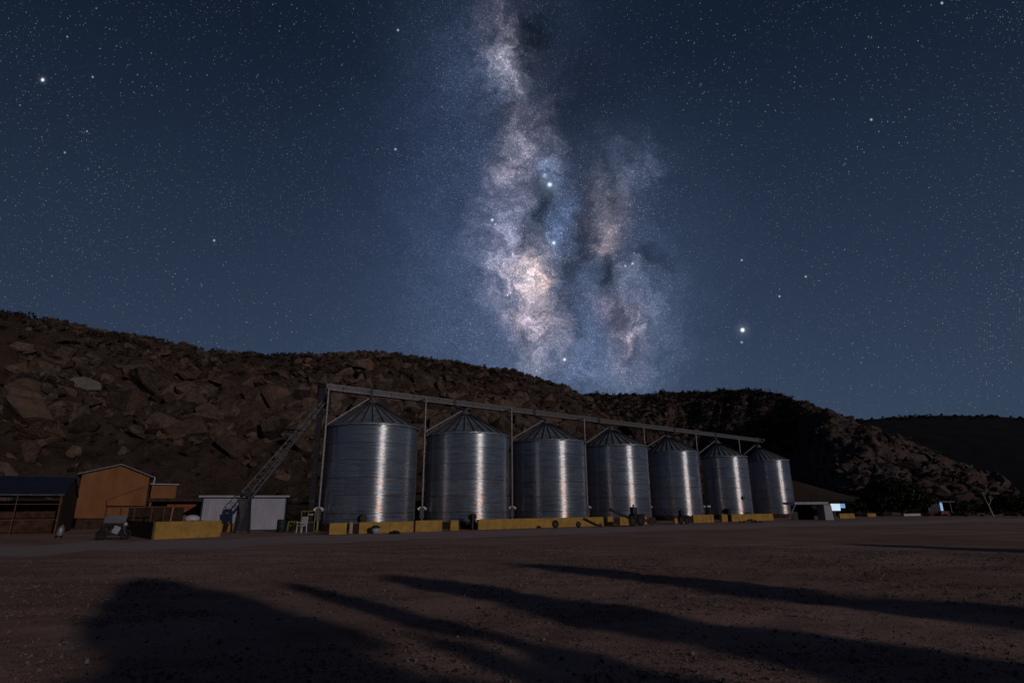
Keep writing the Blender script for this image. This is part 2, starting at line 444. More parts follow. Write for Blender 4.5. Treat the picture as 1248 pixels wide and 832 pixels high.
def dBb(az):
    px = 624+F*math.tan(az); return float(np.interp(px, [600, 840, 960, 1010, 1080, 1250, 1500], [310, 330, 300, 185, 170, 165, 165]))
def dBr(az):
    px = 624+F*math.tan(az); return float(np.interp(px, [600, 840, 960, 1040, 1250, 1500], [420, 400, 360, 300, 230, 215]))
ptsB = [(600, 500), (690, 483), (720, 480), (760, 480), (800, 478), (850, 476), (900, 474), (930, 476), (960, 484), (1000, 497), (1040, 512),
        (1090, 531), (1150, 556), (1200, 581), (1225, 594), (1245, 604), (1300, 612.0)]
B = Hill('scrub_hillside', ptsB, dBb, dBr, M['rock_far'], 420, 160, 2.6, lambda t: t**.85)
ptsD = [(500, 540), (900, 525), (1000, 516), (1040, 512), (1100, 507), (1150, 505.5), (1200, 506), (1248, 509), (1400, 520), (1700, 560), (2200, 590)]
Dh = Hill('far_hill', ptsD, lambda a: 800, lambda a: 1250, M['far_hill'], 200, 50, 1.2, lambda t: t**.8)
# earth mound right of the last silo
ptsC = [(840, 611), (880, 590), (920, 580), (955, 582), (985, 590), (1020, 600), (1060, 609), (1085, 612.5)]
Cm = Hill('earth_mound', ptsC, lambda a: 118, lambda a: 134, M['mound'], 90, 30, .15, lambda t: sm(t)**.9)

# boulders on hillside A
r = np.random.default_rng(3)
cand = []
for k in range(8000):
    az = r.uniform(A.a0*.62, A.a1-.06); t = r.uniform(.10, 1.01)**.9
    p = A.pt(az, t)
    pxl = 624+F*math.tan(az)
    dens = 1.0 if t > .46 else max(.03, (t-.20)/.9)
    if t < .46 and noise.noise(Vector((az*6, 3, 1))) > .0: dens *= .4
    if noise.noise(Vector((az*9, t*4, 1))) > .33: dens *= .35
    if r.uniform() > dens: continue
    big = .5+.5*noise.noise(Vector((p.x*.05, p.y*.05, 3)))
    mid = math.exp(-((t-.55)/.25)**2)
    size = (.35+r.gamma(1.3, .62))*(.5+1.25*big*mid+.15)
    size = min(size*(1 if t < .78 else .7), 4.6)
    if t > .93: size = min(size, 1.25)
    cand.append((size, p, t))
cand.sort(key=lambda c: -c[0])
def place_rock(c, r):
    size, p, t = c
    return rock_geo((p.x, p.y, p.z+size*.12), size, r)
big = [c for c in cand if abs(c[1].x) < 90][:70]
bigset = set(id(c) for c in big)
rest = [c for c in cand if id(c) not in bigset]
V, Fc = merge([place_rock(c, r) for c in rest])
tri_obj('rubble', V, Fc, M['rock'], 'stuff')
for c in big:
    V, Fc = rock_geo((0, 0, 0), c[0], r)
    o = tri_obj('boulder', V, Fc, M['rock']); o.location = (c[1].x, c[1].y, c[1].z+c[0]*.12)
    tag(o, 'big angular brown boulder bedded in the rubble slope', 'boulder', 'big boulders on the rubble slope')
def hero(px, py, size, scl, m, label, rot=(0, 0, 0), seed=1):
    # find slope point seen at this direction
    az, el = azel(px, py); best = None
    for k in range(300):
        t = .05+.97*k/300; p = A.pt(az, t); e = math.atan2(p.z-H, math.hypot(p.x, p.y))
        if e >= el: best = p; break
    best = best or A.pt(az, .98)
    V, Fc = rock_proto(seed, 16, .8); V = (V*size*np.array(scl)) @ rotm(*rot).T
    o = tri_obj('boulder', V, Fc, m); o.location = best
    return tag(o, label, 'boulder')
hero(106, 471, 2.6, (1.25, .9, .8), M['rock_pale'], 'pale grey wedge-shaped boulder high on the left of the rubble slope', (.3, .2, .55), 31)
hero(32, 481, 2.6, (1.9, .9, .45), M['rock'], 'long flat slab boulder tilting down to the right at the far left', (.1, .1, .5), 32)
hero(330, 492, 3.0, (1, .9, 1.15), M['rock'], 'tall rounded boulder above and left of the inclined conveyor', (.6, .1, .2), 33)
hero(265, 512, 2.3, (1.3, .9, .8), M['rock'], 'pointed tan boulder at the foot of the rubble above the white shed', (0, .3, -.3), 34)
hero(516, 467, 3.4, (1.2, .9, .9), M['rock'], 'broad smooth boulder behind the conveyor between the first two silos', (0, .3, .1), 35)

# boulders and scrub on B
lst = []
for k in range(4200):
    az = r.uniform(B.a0, B.a1-.02); t = r.uniform(.02, 1.0)
    p = B.pt(az, t)
    if p.z < .3: continue
    size = .3+r.gamma(1.1, .6); size = min(size, 4.0)
    if t > .92: size = min(size, 2.0)
    lst.append(rock_geo((p.x, p.y, p.z+size*.1), size, r))
V, Fc = merge(lst); tri_obj('rubble', V, Fc, M['rock_far'], 'stuff')

# leaf clusters
def leaf_cloud(centers, radii, per, size, r):
    n = len(centers)*per
    c = np.repeat(np.array(centers), per, 0); rr = np.repeat(np.array(radii), per, 0)
    d = r.normal(size=(n, 3)); d /= np.linalg.norm(d, axis=1)[:, None]
    p = c + d*rr*(r.uniform(.15, 1, (n, 1))**.5)
    a = r.normal(size=(n, 3)); a /= np.linalg.norm(a, axis=1)[:, None]
    b = np.cross(a, r.normal(size=(n, 3))); b /= np.linalg.norm(b, axis=1)[:, None]
    s = size*r.uniform(.6, 1.4, (n, 1))
    V = np.stack([p-a*s, p+b*s*.55, p+a*s, p-b*s*.55], 1).reshape(-1, 3)
    return V, np.arange(n*4).reshape(-1, 4)
def scrub(hill, n, smin, smax, name, tr, leaf, ar=None):
    cs, rs = [], []
    for k in range(n):
        az = r.uniform(max(hill.a0, -.95), hill.a1-.01) if ar is None else r.uniform(*ar); t = r.uniform(*tr); p = hill.pt(az, t)
        if p.z < .5: continue
        s = r.uniform(smin, smax); cs.append((p.x, p.y, p.z+s*.4)); rs.append((s, s, s*.8))
    V, Fc = leaf_cloud(cs, rs, 34, leaf, r)
    tri_obj(name, V, Fc, M['scrub'], 'stuff')
scrub(A, 620, .35, 1.0, 'scrub', (.80, 1.03), .28)
scrub(A, 500, .25, .6, 'scrub', (.15, .8), .2)
scrub(B, 350, .5, 1.5, 'scrub', (.15, 1.02), .5)
scrub(B, 1500, .8, 2.2, 'scrub', (.25, 1.0), .5, (.08, .46))
scrub(Dh, 900, 1.2, 3.0, 'scrub', (.9, 1.01), 1.2)

# pebbles in the foreground
lst = []
for k in range(42000):
    d = 2.6+24*r.uniform()**1.25; a = r.uniform(-.85, .85); x, y = d*math.sin(a), d*math.cos(a)
    if noise.noise(Vector((x*.4, y*.4, 7))) < -.05 and r.uniform() < .75: continue
    s = min(.04, .005+.0007*d+r.gamma(1.0, .0062))
    lst.append(rock_geo((x, y, gz(x, y)+s*.3), s, r))
V, Fc = merge(lst); tri_obj('gravel', V, Fc, M['pebble'], 'stuff')
# loose stone lumps near the track
for px, py, s in [(685, 803, .045), (105, 812, .04), (512, 762, .03)]:
    p = gnd(px, py); V, Fc = rock_proto(int(px), 14, .7); o = tri_obj('stone', V*s, Fc, M['rock_pale']); o.location = (p.x, p.y, gz(p.x, p.y)+s*.4)
    tag(o, {685: 'pale fist-sized stone on the gravel near the bottom centre', 105: 'small stone lying in the dark at the bottom left', 512: 'small stone between the two middle shadows'}[px], 'stone')

# ------------------------------------------------------------------ silos
SIL = [(-10.51, 43.41, 7.49, 9.56, 3.3, 1.12), (-3.65, 47.14, 7.29, 9.23, 3.3, 1.12), (3.35, 53.67, 7.43, 9.35, 3.3, 1.10), (11.25, 63.31, 7.97, 9.93, 3.3, 1.03),
       (21.62, 78.82, 8.72, 10.91, 3.3, .97), (31.86, 88.37, 8.83, 11.11, 3.3, .92), (44.66, 102.4, 9.32, 11.92, 3.3, .88)]
APEX = [(453.4, 488), (566, 502), (664.7, 513.5), (743, 522), (812, 531), (872, 538), (920, 542.5)]
ORD = ['nearest and largest corrugated steel silo at the left end of the row',
       'second corrugated steel silo from the left, beside the tall pole on its left',
       'third silo from the left, behind the long unbroken stretch of yellow wall',
       'middle silo of the seven, with the black wheeled auger at its foot',
       'fifth silo from the left, with a bright reflection at the foot of its streak',
       'sixth silo from the left, with a small dark box on its wall beside the streak',
       'last and smallest-looking silo at the right end of the row by the lean-to']
sil = []
for i, (x, y, he, ha, rr, k) in enumerate(SIL):
    x, y, rr = x*k, y*k, rr*k; he = H+(he-H)*k; ha = H+(ha-H)*k
    ap = at(APEX[i][0], APEX[i][1], y)
    ax = (ap.x-x)*.75
    t = empty('grain_silo', (x, y, 0), ORD[i], 'silo', 'corrugated grain silos in a row')
    # body: overlapped rings
    mb = MB(); n = 96; prof = [(rr*.985, .0)]
    z = 0.55; nr = 0
    zb = .55
    while z < he-.05:
        z2 = min(he, (math.floor(z/RING+1e-6)+1)*RING)
        o_ = 0.012*(nr % 2)
        mb.lathe([(rr+o_, z), (rr+o_, z2-.04)], n=n)
        mb.lathe([(rr+o_, z2-.04), (rr-.03, z2-.02), (rr-.03, z2), (rr+.012-o_, z2)], n=n, smooth=False)
        z = z2; nr += 1
    body = mb.build('body', M['silo'], t); body.pass_index = i
    # roof: cone with standing ribs
    N = 28; mb = MB(); rb = MB(); ro = rr+.14; z0 = he-.08; capr = .42
    apx = Vector((ax, 0, ha)); 
    rimv, topv = [], []
    for q in range(N*2):
        a = 2*math.pi*q/(N*2); lift = 0
        rimv.append(Vector((ro*math.cos(a), ro*math.sin(a), z0-(.05 if q % 2 else 0))))
        topv.append(apx+Vector((capr*math.cos(a), capr*math.sin(a), -capr*(ha-z0)/ro)))
    vs = rimv+topv; m_ = N*2
    mb.add(vs, [(q, (q+1) % m_, m_+(q+1) % m_, m_+q) for q in range(m_)])
    mb.add([Vector((v.x, v.y, v.z-.09)) for v in rimv]+rimv, [(q, (q+1) % m_, m_+(q+1) % m_, m_+q) for q in range(m_)])
    roof = mb.build('roof', M['roof_steel'], t)
    for q in range(0, m_, 2): rb.bar(rimv[q]+Vector((0, 0, .035)), topv[q]+Vector((0, 0, .03)), .05, .09)
    rb.build('roof_rib', M['steel_dark'], roof)
    # eave ring and foundation
    er = MB(); er.lathe([(rr+.02, he-.10), (rr+.07, he-.10), (rr+.07, he-.03), (rr+.02, he-.03)], n=n); er.build('eave_ring', M['steel_grey'], t)
    cp = MB(); zt = ha-capr*(ha-z0)/ro
    cp.lathe([(capr+.06, zt-.05), (capr+.06, zt+.12), (.2, ha+.1), (.2, ha+.28), (0.001, ha+.28)], c=(ax, 0, 0), n=20); cp.build('roof_cap', M['steel_grey'], t)
    fb = MB(); fb.lathe([(rr+.35, -.1), (rr+.35, .56), (rr-.1, .56)], n=48, smooth=False); fb.build('foundation', M['plinth'], t)
    # ladder up the right hand rear quarter and rungs
    la = MB(); aa = R(18 if i else 28); cdir = Vector((math.cos(aa), math.sin(aa), 0)); tdir = Vector((-cdir.y, cdir.x, 0))
    for sgn in (-1, 1): la.bar(cdir*(rr+.16)+tdir*.2*sgn+Vector((0, 0, .7)), cdir*(rr+.16)+tdir*.2*sgn+Vector((0, 0, he)), .04, .04)
    zz = .9
    while zz < he: la.bar(cdir*(rr+.16)-tdir*.2+Vector((0, 0, zz)), cdir*(rr+.16)+tdir*.2+Vector((0, 0, zz)), .025); zz += .3
    la.build('ladder', M['steel_grey'], t)
    # roof ladder / spout running down to the left eave
    sp = MB()
    w0 = Vector((-(rr+.05)*math.cos(.45), -(rr+.05)*math.sin(.45), he+.10)); w1 = apx+Vector((-.35, -.2, .10))
    if i == 0:
        dd = (w1-w0).normalized().cross(Vector((0, 0, 1))).normalized()*.16
        sp.bar(w0+dd, w1+dd, .05); sp.bar(w0-dd, w1-dd, .05)
        for q in range(12): c = w0.lerp(w1, (q+.5)/12); sp.bar(c-dd, c+dd, .03)
        sp.build('roof_ladder', M['steel_light'], t)
    sil.append(dict(x=x, y=y, r=rr, he=he, ha=ha, ax=ax, o=t))
    # small hatch box on the sixth
    hb = MB()
    if i == 5:
        a = R(-72); hb.box((math.cos(a)*(rr+.12), math.sin(a)*(rr+.12), 2.7), (.25, .38, .42), rz=a, b=.02); hb.build('inspection_box', M['steel_dark'], t)

# ------------------------------------------------------------------ conveyor over the roofs
cA = at(396, 471.5, 46.6); cB = at(926, 536.8, 89.3)
cd = (cB-cA).normalized(); cs_ = cd.cross(Vector((0, 0, 1))).normalized()
cv = empty('overhead_conveyor', cA, 'long grey grain conveyor running over the roof peaks of all the silos', 'conveyor')
L = (cB-cA).length
def cp_(s, side=0, z=0): return cd*s + cs_*side + Vector((0, 0, z))
mb = MB(); mb.bar(cp_(0), cp_(L), .46, .36); mb.build('trough', M['steel_grey'], cv)
mb = MB()
for sgn in (-1, 1):
    mb.bar(cp_(-.05, .26*sgn, .215), cp_(L+.05, .26*sgn, .215), .07, .06); mb.bar(cp_(-.05, .26*sgn, -.215), cp_(L+.05, .26*sgn, -.215), .07, .06)
mb.build('flange', M['steel_light'], cv)
s = 1.5
while s < L: mb = MB(); mb.bar(cp_(s, .255, -.2), cp_(s, .255, .2), .05, .05); mb.build('stiffener', M['steel_grey'], cv); s += 2.2
for s in sil:
    p = Vector((s['x']+s['ax'], s['y'], 0)); tt = (p-cA).dot(cd)
    tt = min(L-.4, max(.4, tt/cd.xy.length**2 if False else tt))
    mb = MB(); mb.box(cp_(tt), (.30, .62, .62), rz=math.atan2(cd.y, cd.x)); 
    mb.bar(cp_(tt), cp_(tt, 0, .55), .06); mb.build('discharge_gate', M['steel_dark'], cv)
    q = MB(); a = cp_(tt, 0, -.2); b = Vector((s['x']+s['ax'], s['y'], s['ha']+.1))-cA
    q.tube(a, b, .13); q.build('spout', M['steel_grey'], cv)
mb = MB(); mb.box(cp_(-.25), (.5, .66, .72), rz=math.atan2(cd.y, cd.x), b=.03); mb.build('end_box', M['steel_dark'], cv)
mb = MB(); mb.box(cp_(L+.2), (.5, .6, .55), rz=math.atan2(cd.y, cd.x), b=.03); mb.tube(cp_(L+.2, -.1, .1), cp_(L+.2, .6, .1), .2); mb.build('drive_motor', M['steel_grey'], cv)

# support poles
def pole(px_top, Y, side, label, zlow=0, spoutto=None):
    # stands under the conveyor line, at the place seen under px_top
    best = None
    for k in range(800):
        s = L*k/800; p = cA+cp_(s, side); d = p-Vector((0, 0, H)); pxx = 624+F*d.dot(rt)/d.dot(fw)
        if best is None or abs(pxx-px_top) < best[0]: best = (abs(pxx-px_top), p)
    p = best[1]; zt = p.z-.24
    t = empty('support_pole', (p.x, p.y, 0), label, 'pole', 'poles holding up the overhead conveyor')
    mb = MB(); mb.tube((0, 0, 0), (0, 0, zt), .085, n=14); mb.build('shaft', M['steel_light'], t)
    mb = MB(); mb.box((0, 0, .06), (.4, .4, .12)); mb.build('base_plate', M['steel_grey'], t)
    mb = MB(); mb.box((0, 0, 1.25), (.34, .30, .9), b=.02); mb.build('control_box', M['steel_grey'], t)
    for sg in (-1, 1):
        q = MB(); q.tube((.12*sg, 0, 1.75), (.34*sg, -.05, 1.55), .07, .12); q.build('lamp_head', M['white_trim'], t)
    mb = MB(); mb.bar((0, 0, zt-.05), cs_*(-side)+Vector((0, 0, zt-.05)), .09); mb.build('bracket', M['steel_grey'], t)
    if spoutto is not None:
        s_ = sil[spoutto]; a = Vector((0, 0, s_['he']+.12)); b = Vector((s_['x']+s_['ax']-.3, s_['y'], s_['ha']+.12))-Vector((p.x, p.y, 0))
        mb = MB(); mb.tube(a, b, .075); mb.build('brace', M['steel_light'], t)
        if spoutto == 1:
            mb = MB(); mb.tube(a+Vector((.15, 0, -.35)), b+Vector((.1, 0, -.3)), .05); mb.build('brace', M['steel_light'], t)
    return t
pole(399.5, 0, .9, 'tall pale pole at the left end of the conveyor beside the dark elevator leg')
pole(519.5, 0, 1.6, 'slim pole between the first and second silos', spoutto=1)
pole(623.5, 0, 1.6, 'slim pole between the second and third silos', spoutto=2)
pole(711.5, 0, 1.6, 'slim pole between the third and fourth silos', spoutto=3)
pole(784, 0, .2, 'slim pole between the fourth and fifth silos', spoutto=4)
pole(847.5, 0, .2, 'slim pole between the fifth and sixth silos', spoutto=5)
pole(900, 0, .2, 'slim pole between the sixth and last silos', spoutto=6)

# elevator leg (dark box column)
pe = cA+cp_(-.35, .35); t = empty('bucket_elevator', (pe.x, pe.y, 0), 'dark boxed bucket elevator leg rising to the left end of the conveyor', 'elevator')
mb = MB(); mb.box((0, 0, pe.z/2), (.36, .28, pe.z), b=.01); mb.build('casing', M['steel_dark'], t)
mb = MB(); mb.box((.02, 0, pe.z+.02), (.5, .45, .4), b=.05); mb.build('head', M['black'], t)
mb = MB(); mb.box((0, 0, .4), (.7, .6, .8), b=.03); mb.build('boot', M['steel_dark'], t)
mb = MB()
for z in (2.2, 4.4, 6.6, 8.8): mb.box((0, 0, z), (.48, .36, .06))
mb.build('flange', M['steel_grey'], t)

# inclined lattice conveyor
top = at(394, 490, 46.2); bot = at(300, 603, 43.6)
t = empty('inclined_conveyor', (bot.x, bot.y, 0), 'open lattice truss conveyor slanting up from the white shed to the elevator', 'conveyor')
o_ = Vector((bot.x, bot.y, 0)); top -= o_; bot -= o_
d = (top-bot).normalized(); sd = d.cross(Vector((0, 0, 1))).normalized(); nn = sd.cross(d).normalized()
if nn.z < 0: nn = -nn
mb = MB()
for a_ in (-.3, .3):
    for b_ in (-.38, .38): mb.bar(bot+sd*a_+nn*b_, top+sd*a_*.6+nn*b_*.35, .036)
mb.build('chord', M['steel_grey'], t)
mb = MB(); Lc = (top-bot).length; q = 16
for k in range(q):
    for a_ in (-.3, .3):
        p0 = bot.lerp(top, k/q)+sd*a_; p1 = bot.lerp(top, (k+1)/q)+sd*a_
        h0 = .37*(1-.65*k/q); h1 = .37*(1-.65*(k+1)/q)
        mb.bar(p0-nn*h0, p0+nn*h0, .03); mb.bar(p0+nn*h0, p1-nn*h1, .025)
    p0 = bot.lerp(top, k/q); mb.bar(p0-sd*.3+nn*h0, p0+sd*.3+nn*h0, .03); mb.bar(p0-sd*.3-nn*h0, p0+sd*.3-nn*h0, .03)
mb.build('lattice', M['steel_dark'], t)
mb = MB(); mb.bar(bot-nn*.1, top-nn*.1, .4, .1); mb.build('belt', M['steel_dark'], t)
mb = MB(); mb.tube(bot-nn*.42, bot.lerp(top, .45)-nn*.42, .11, n=10); mb.build('screw_tube', M['steel_dark'], t)
mb = MB(); mb.box((bot.x, bot.y, bot.z+.0), (.5, .4, .2), b=.04); mb.build('hopper', M['steel_dark'], t)
for sx, m_ in ((-.55, 'steel_dark'), (.5, 'steel_dark')):
    mb = MB(); mb.bar((sx*.6, 0, bot.z), (sx, 0, 0), .16); mb.build('leg', M[m_], t)
mb = MB(); mb.bar((.35, -.25, bot.z-.1), (-.2, -.3, 0), .06); mb.bar((-.3, -.25, bot.z-.2), (-.05, -.28, 1.2), .08); mb.build('cross_brace', M['steel_grey'], t)
mb = MB(); mb.add([(-.4,-.35,bot.z-.25),(.2,-.35,bot.z-.25),(.2,.2,bot.z-.25),(-.4,.2,bot.z-.25),(-.1,-.3,1.0),(0,-.3,1.0),(0,-.1,1.0),(-.1,-.1,1.0)],
              [(0,1,5,4),(1,2,6,5),(2,3,7,6),(3,0,4,7),(4,5,6,7),(0,3,2,1)]); mb.build('chute', M['steel_grey'], t)

# ------------------------------------------------------------------ yellow wall segments
WA = gnd(480, 648.6); WB = gnd(940, 633.7); wd = (WB-WA).normalized(); wa = math.atan2(wd.y, wd.x); wn = Vector((wd.y, -wd.x, 0))
def wpt(px):
    # intersect vertical plane of the wall with the azimuth of this pixel at the ground
    dv = ray(px, 642); k = (WA.x*wd.y-WA.y*wd.x)/(dv.x*wd.y-dv.y*wd.x); return Vector((dv.x*k, dv.y*k, 0))
WSEG = [(401, 422, .78, 'short yellow block left of the pale bollard at the first silo'), (437, 503, .80, 'yellow wall section in front of the first silo'),
        (505.5, 538, .84, 'yellow wall section between the first and second silos'), (548, 558, .82, 'small square yellow block in front of the second silo'),
        (582, 747, .84, 'longest yellow wall section, in front of the second to fourth silos'), (755, 766, .8, 'stubby yellow block left of the black auger'),
        (782.5, 788, .78, 'narrow ochre block right of the black auger'), (822, 825.5, .8, 'thinnest yellow post left of the small black machine'), (831, 837, .8, 'rounded ochre block beside the small black machine'),
        (845, 870, .86, 'yellow wall section at the right foot of the fifth silo'), (880, 887, .84, 'small yellow block in front of the sixth silo'),
        (892, 943, .84, 'yellow wall section below the last two silos')]
for a, b, h, lab in WSEG:
    pa, pb = wpt(a), wpt(b); h *= .93; c = (pa+pb)/2; ln = (pb-pa).length
    mb = MB()
    n = max(2, int(ln/1.2)); tw = .22; top_ = []
    # coping slightly uneven
    vs = []; 
    for i in range(n+1):
        s = -ln/2+ln*i/n; dz = .02*noise.noise(Vector((s*1.3+a, 0, 0)))
        for (o2, z) in ((-tw/2, -.1), (-tw/2, h+dz-.025), (-tw/2+.025, h+dz), (tw/2-.025, h+dz), (tw/2, h+dz-.025), (tw/2, -.1)):
            vs.append((s, o2, z))
    fs = [(i*6+j, (i+1)*6+j, (i+1)*6+j+1, i*6+j+1) for i in range(n) for j in range(5)]
    fs += [tuple(range(6)), tuple(n*6+j for j in range(6))[::-1]]
    mb.add(vs, fs); o = mb.build('yellow_wall', M['yellow']); o.location = c+Vector((0, 0, 0)); o.rotation_euler = (0, 0, wa)
    tag(o, lab, 'wall', 'yellow wall sections along the silo row')

def thing(name, px, py, label, cat, group=None, rz=0, off=0.0):
    p = gnd(px, py); return empty(name, (p.x, p.y, 0), label, cat, group, rz)
pxm = lambda px, py: (gnd(px, py).y*math.cos(PITCH)-H*math.sin(PITCH))/F     # metres per photo pixel at that ground point

# pale bollard, bucket, mound, tyre piles
t = thing('bollard', 427, 650, 'short pale post between two yellow blocks at the first silo', 'bollard')
mb = MB(); mb.lathe([(.14, 0), (.14, .70), (.10, .76), (0.001, .78)], n=14); mb.build('post', mat('pale_wood', (.42, .30, .2), .8), t)
t = thing('bucket', 457.5, 650, 'pale bucket with a dark lid in front of the first silo', 'bucket')
mb = MB(); mb.lathe([(.0, 0.02), (.22, 0.02), (.27, .38), (.24, .38), (.2, .06)], n=20); mb.build('pail', M['white_sheet'], t)
mb = MB(); mb.lathe([(.29, .36), (.30, .44), (.15, .54), (0.001, .55)], n=20); mb.build('lid', M['rubber'], t)
def heap(px, py, w, h, label, m='rubber', cat='heap', name='dirt_heap'):
    p = gnd(px, py); lst = []; rr_ = np.random.default_rng(int(px))
    for k in range(26):
        a = rr_.uniform(0, 6.28); q = rr_.uniform(0, 1)**.6; lst.append(rock_geo((p.x+math.cos(a)*w*q, p.y+math.sin(a)*w*.5*q, h*(1-q)*.75), .10+.08*rr_.uniform(), rr_))
    V, Fc = merge(lst); V = V-np.array([p.x, p.y, 0]); o = tri_obj(name, V, Fc, M[m]); o.location = (p.x, p.y, 0); tag(o, label, cat)
heap(481, 650.5, .42, .28, 'low dark heap at the foot of the yellow wall under the first silo')
heap(413, 650.5, .5, .35, 'dark brushy heap against the leftmost yellow block', 'scrub')
heap(915, 636.2, 1.4, .38, 'dark clutter heap against the yellow wall below the last silos')
def tyre(px, py, rr_, label, lean=.15, n=1):
    p = gnd(px, py); t = empty('old_tyre', (p.x, p.y, 0), label, 'tyre', None, wa)
    mb = MB(); mb.torus((0, 0, rr_+.0), rr_*.72, rr_*.28, 'Y'); o = mb.build('tread', M['rubber'], t); 
    mb = MB(); mb.lathe([(rr_*.5, -.05), (rr_*.5, .05), (.05, .03), (.05, -.03)], n=16); q = mb.build('rim', M['steel_dark'], t); q.rotation_euler = (R(90), 0, 0); q.location = (0, 0, rr_)
tyre(677, 643.6, .34, 'dark tyre leaning on the yellow wall under the third silo')
tyre(705, 642.8, .26, 'small dark tyre leaning on the yellow wall right of the bigger one')
tyre(732, 642.4, .17, 'tiny dark tyre at the joint of the long yellow wall')
# dark boxes on/behind the wall
def motor(px, Y_off, z, label, s=1.0):
    p = wpt(px)-wn*Y_off; t = empty('aeration_fan', (p.x, p.y, 0), label, 'fan', 'dark aeration fans behind the yellow wall', wa)
    mb = MB(); mb.tube((0, -.25*s, z), (0, .25*s, z), .27*s, n=20); mb.build('housing', M['black'], t)
    mb = MB(); mb.box((.05*s, .35*s, z-.05), (.5*s, .3*s, .36*s), b=.03); mb.build('motor', M['steel_dark'], t)
    mb = MB(); mb.box((0, 0, (z-.2)/2), (.4*s, .4*s, z-.2)); mb.build('stand', M['steel_dark'], t)
motor(446, .7, .98, 'dark fan sitting low against the first silo')
motor(582, .7, .98, 'dark fan at the foot of the second silo', .85)
motor(895, .7, 1.12, 'dark fan at the foot of the sixth silo', 1.1)
# wheeled augers
def auger(px, py, label, s=1.0):
    t = thing('wheeled_auger', px, py, label, 'auger', None, wa)
    for sx in (-.5, .35):
        w = MB(); w.torus((sx*s, -.25*s, .38*s), .28*s, .09*s, 'Y'); wo = w.build('wheel', M['rubber'], t)
        w = MB(); w.tube((sx*s, -.30*s, .38*s), (sx*s, -.20*s, .38*s), .18*s, n=14); w.build('rim', M['steel_dark'], wo)
    mb = MB(); mb.box((.35*s, .1*s, .62*s), (1.0*s, .6*s, .45*s), b=.04); mb.build('engine_box', M['black'], t)
    mb = MB(); mb.box((.05*s, .1*s, 1.05*s), (.42*s, .35*s, .5*s), b=.05); mb.tube((.05*s, .1*s, 1.2*s), (.05*s, .1*s, 1.48*s), .06*s); mb.build('motor', M['steel_dark'], t)
    mb = MB(); mb.tube((-.4*s, 0, .55*s), (-2.2*s, .2*s, 1.15*s), .10*s); mb.build('auger_tube', M['steel_dark'], t)
    mb = MB(); mb.tube((.75*s, 0, .6*s), (1.25*s, -.1*s, .25*s), .05*s); mb.build('tow_bar', M['steel_dark'], t)
auger(774, 641.2, 'black wheeled auger with a raised motor at the foot of the middle silo', 1.25)
auger(832, 638.8, 'smaller black auger machine at the foot of the fifth silo', 1.0)
t = thing('floodlight', 867, 636.6, 'small pale lamp on a thin stake between the fifth and sixth silos', 'lamp')
mb = MB(); mb.tube((0, 0, 0), (0, 0, 1.6), .03); mb.build('stake', M['steel_grey'], t); mb = MB(); mb.box((-.1, 0, 1.65), (.35, .15, .2), b=.03); mb.build('lamp_head', M['tyre_white'], t)
p = wpt(842)-wn*.9; t = empty('metal_hopper', (p.x, p.y, 0), 'shiny upturned metal hopper by the fifth silo', 'hopper')
mb = MB(); mb.lathe([(.10, .5), (.45, 1.15), (.47, 1.22), (.40, 1.15)], n=18); mb.build('bowl', M['steel_light'], t)
mb = MB(); [mb.bar((.3*math.cos(a), .3*math.sin(a), .95), (.35*math.cos(a), .35*math.sin(a), 0), .04) for a in (0, 2.1, 4.2)]; mb.build('stand', M['steel_dark'], t)
for px, py, lab in ((797, 640.2, 'small pale stone block between the black auger and the fifth silo'), (802, 640.4, 'flat pale scrap right of the small stone block')):
    p = gnd(px, py); V, Fc = rock_proto(int(px), 12, .7); o = tri_obj('stone', V*(.22 if px < 800 else .13), Fc, M['rock_pale']); o.location = (p.x, p.y, .06); tag(o, lab, 'stone')

# ------------------------------------------------------------------ chairs / rack by the first pole
def chair(px, py, label, m, s=1.0, rz=0.0, back=True):
    t = thing('garden_chair', px, py, label, 'chair', None, rz)
    mb = MB(); mb.box((0, 0, .43*s), (.46*s, .44*s, .04*s), b=.01); mb.build('seat', m, t)
    if back:
        mb = MB(); mb.box((0, .22*s, .72*s), (.46*s, .04*s, .50*s), rx=-.12)
        for q in range(3): mb.box((0, .19*s, (.56+.13*q)*s), (.40*s, .03*s, .05*s), rx=-.12)
        mb.build('backrest', m, t)
    for sx in (-1, 1):
        for sy in (-1, 1): mb = MB(); mb.bar((sx*.2*s, sy*.19*s, .42*s), (sx*.22*s, sy*.21*s, 0), .045*s); mb.build('leg', m, t)
        mb = MB(); mb.box((sx*.23*s, 0, .62*s), (.05*s, .42*s, .03*s)); mb.build('armrest', m, t)
    return t
chair(367, 649, 'white plastic garden chair in front of the yellow tube rack', M['tyre_white'], 1.15, -.4)
t = thing('trestle_table', 356, 647.5, 'low yellow trestle at the left of the white chair', 'table', None, -.2)
mb = MB(); mb.box((0, 0, .72), (.62, .45, .09), b=.01); mb.build('tabletop', M['yellow_metal'], t)
for sx in (-.26, .26): mb = MB(); mb.bar((sx, -.18, .7), (sx*1.15, -.2, 0), .07); mb.build('leg', M['yellow_metal'], t); mb = MB(); mb.bar((sx, .18, .7), (sx*1.15, .2, 0), .07); mb.build('leg', M['yellow_metal'], t)
t = thing('tube_rack', 375, 648, 'tall yellow tube rack beside the pale pole of the conveyor', 'rack', None, -.1)
mb = MB()
for x_ in (-.5, .0, .55): mb.bar((x_, -.2, 0), (x_, -.2, 1.5), .045)
for x_ in (-.5, .55): mb.bar((x_, .3, 0), (x_, .3, 1.5), .045)
mb.bar((-.5, -.2, 1.5), (.55, -.2, 1.5), .045); mb.bar((-.5, .3, 1.5), (.55, .3, 1.5), .045); mb.bar((-.5, -.2, .7), (.55, -.2, .7), .035)
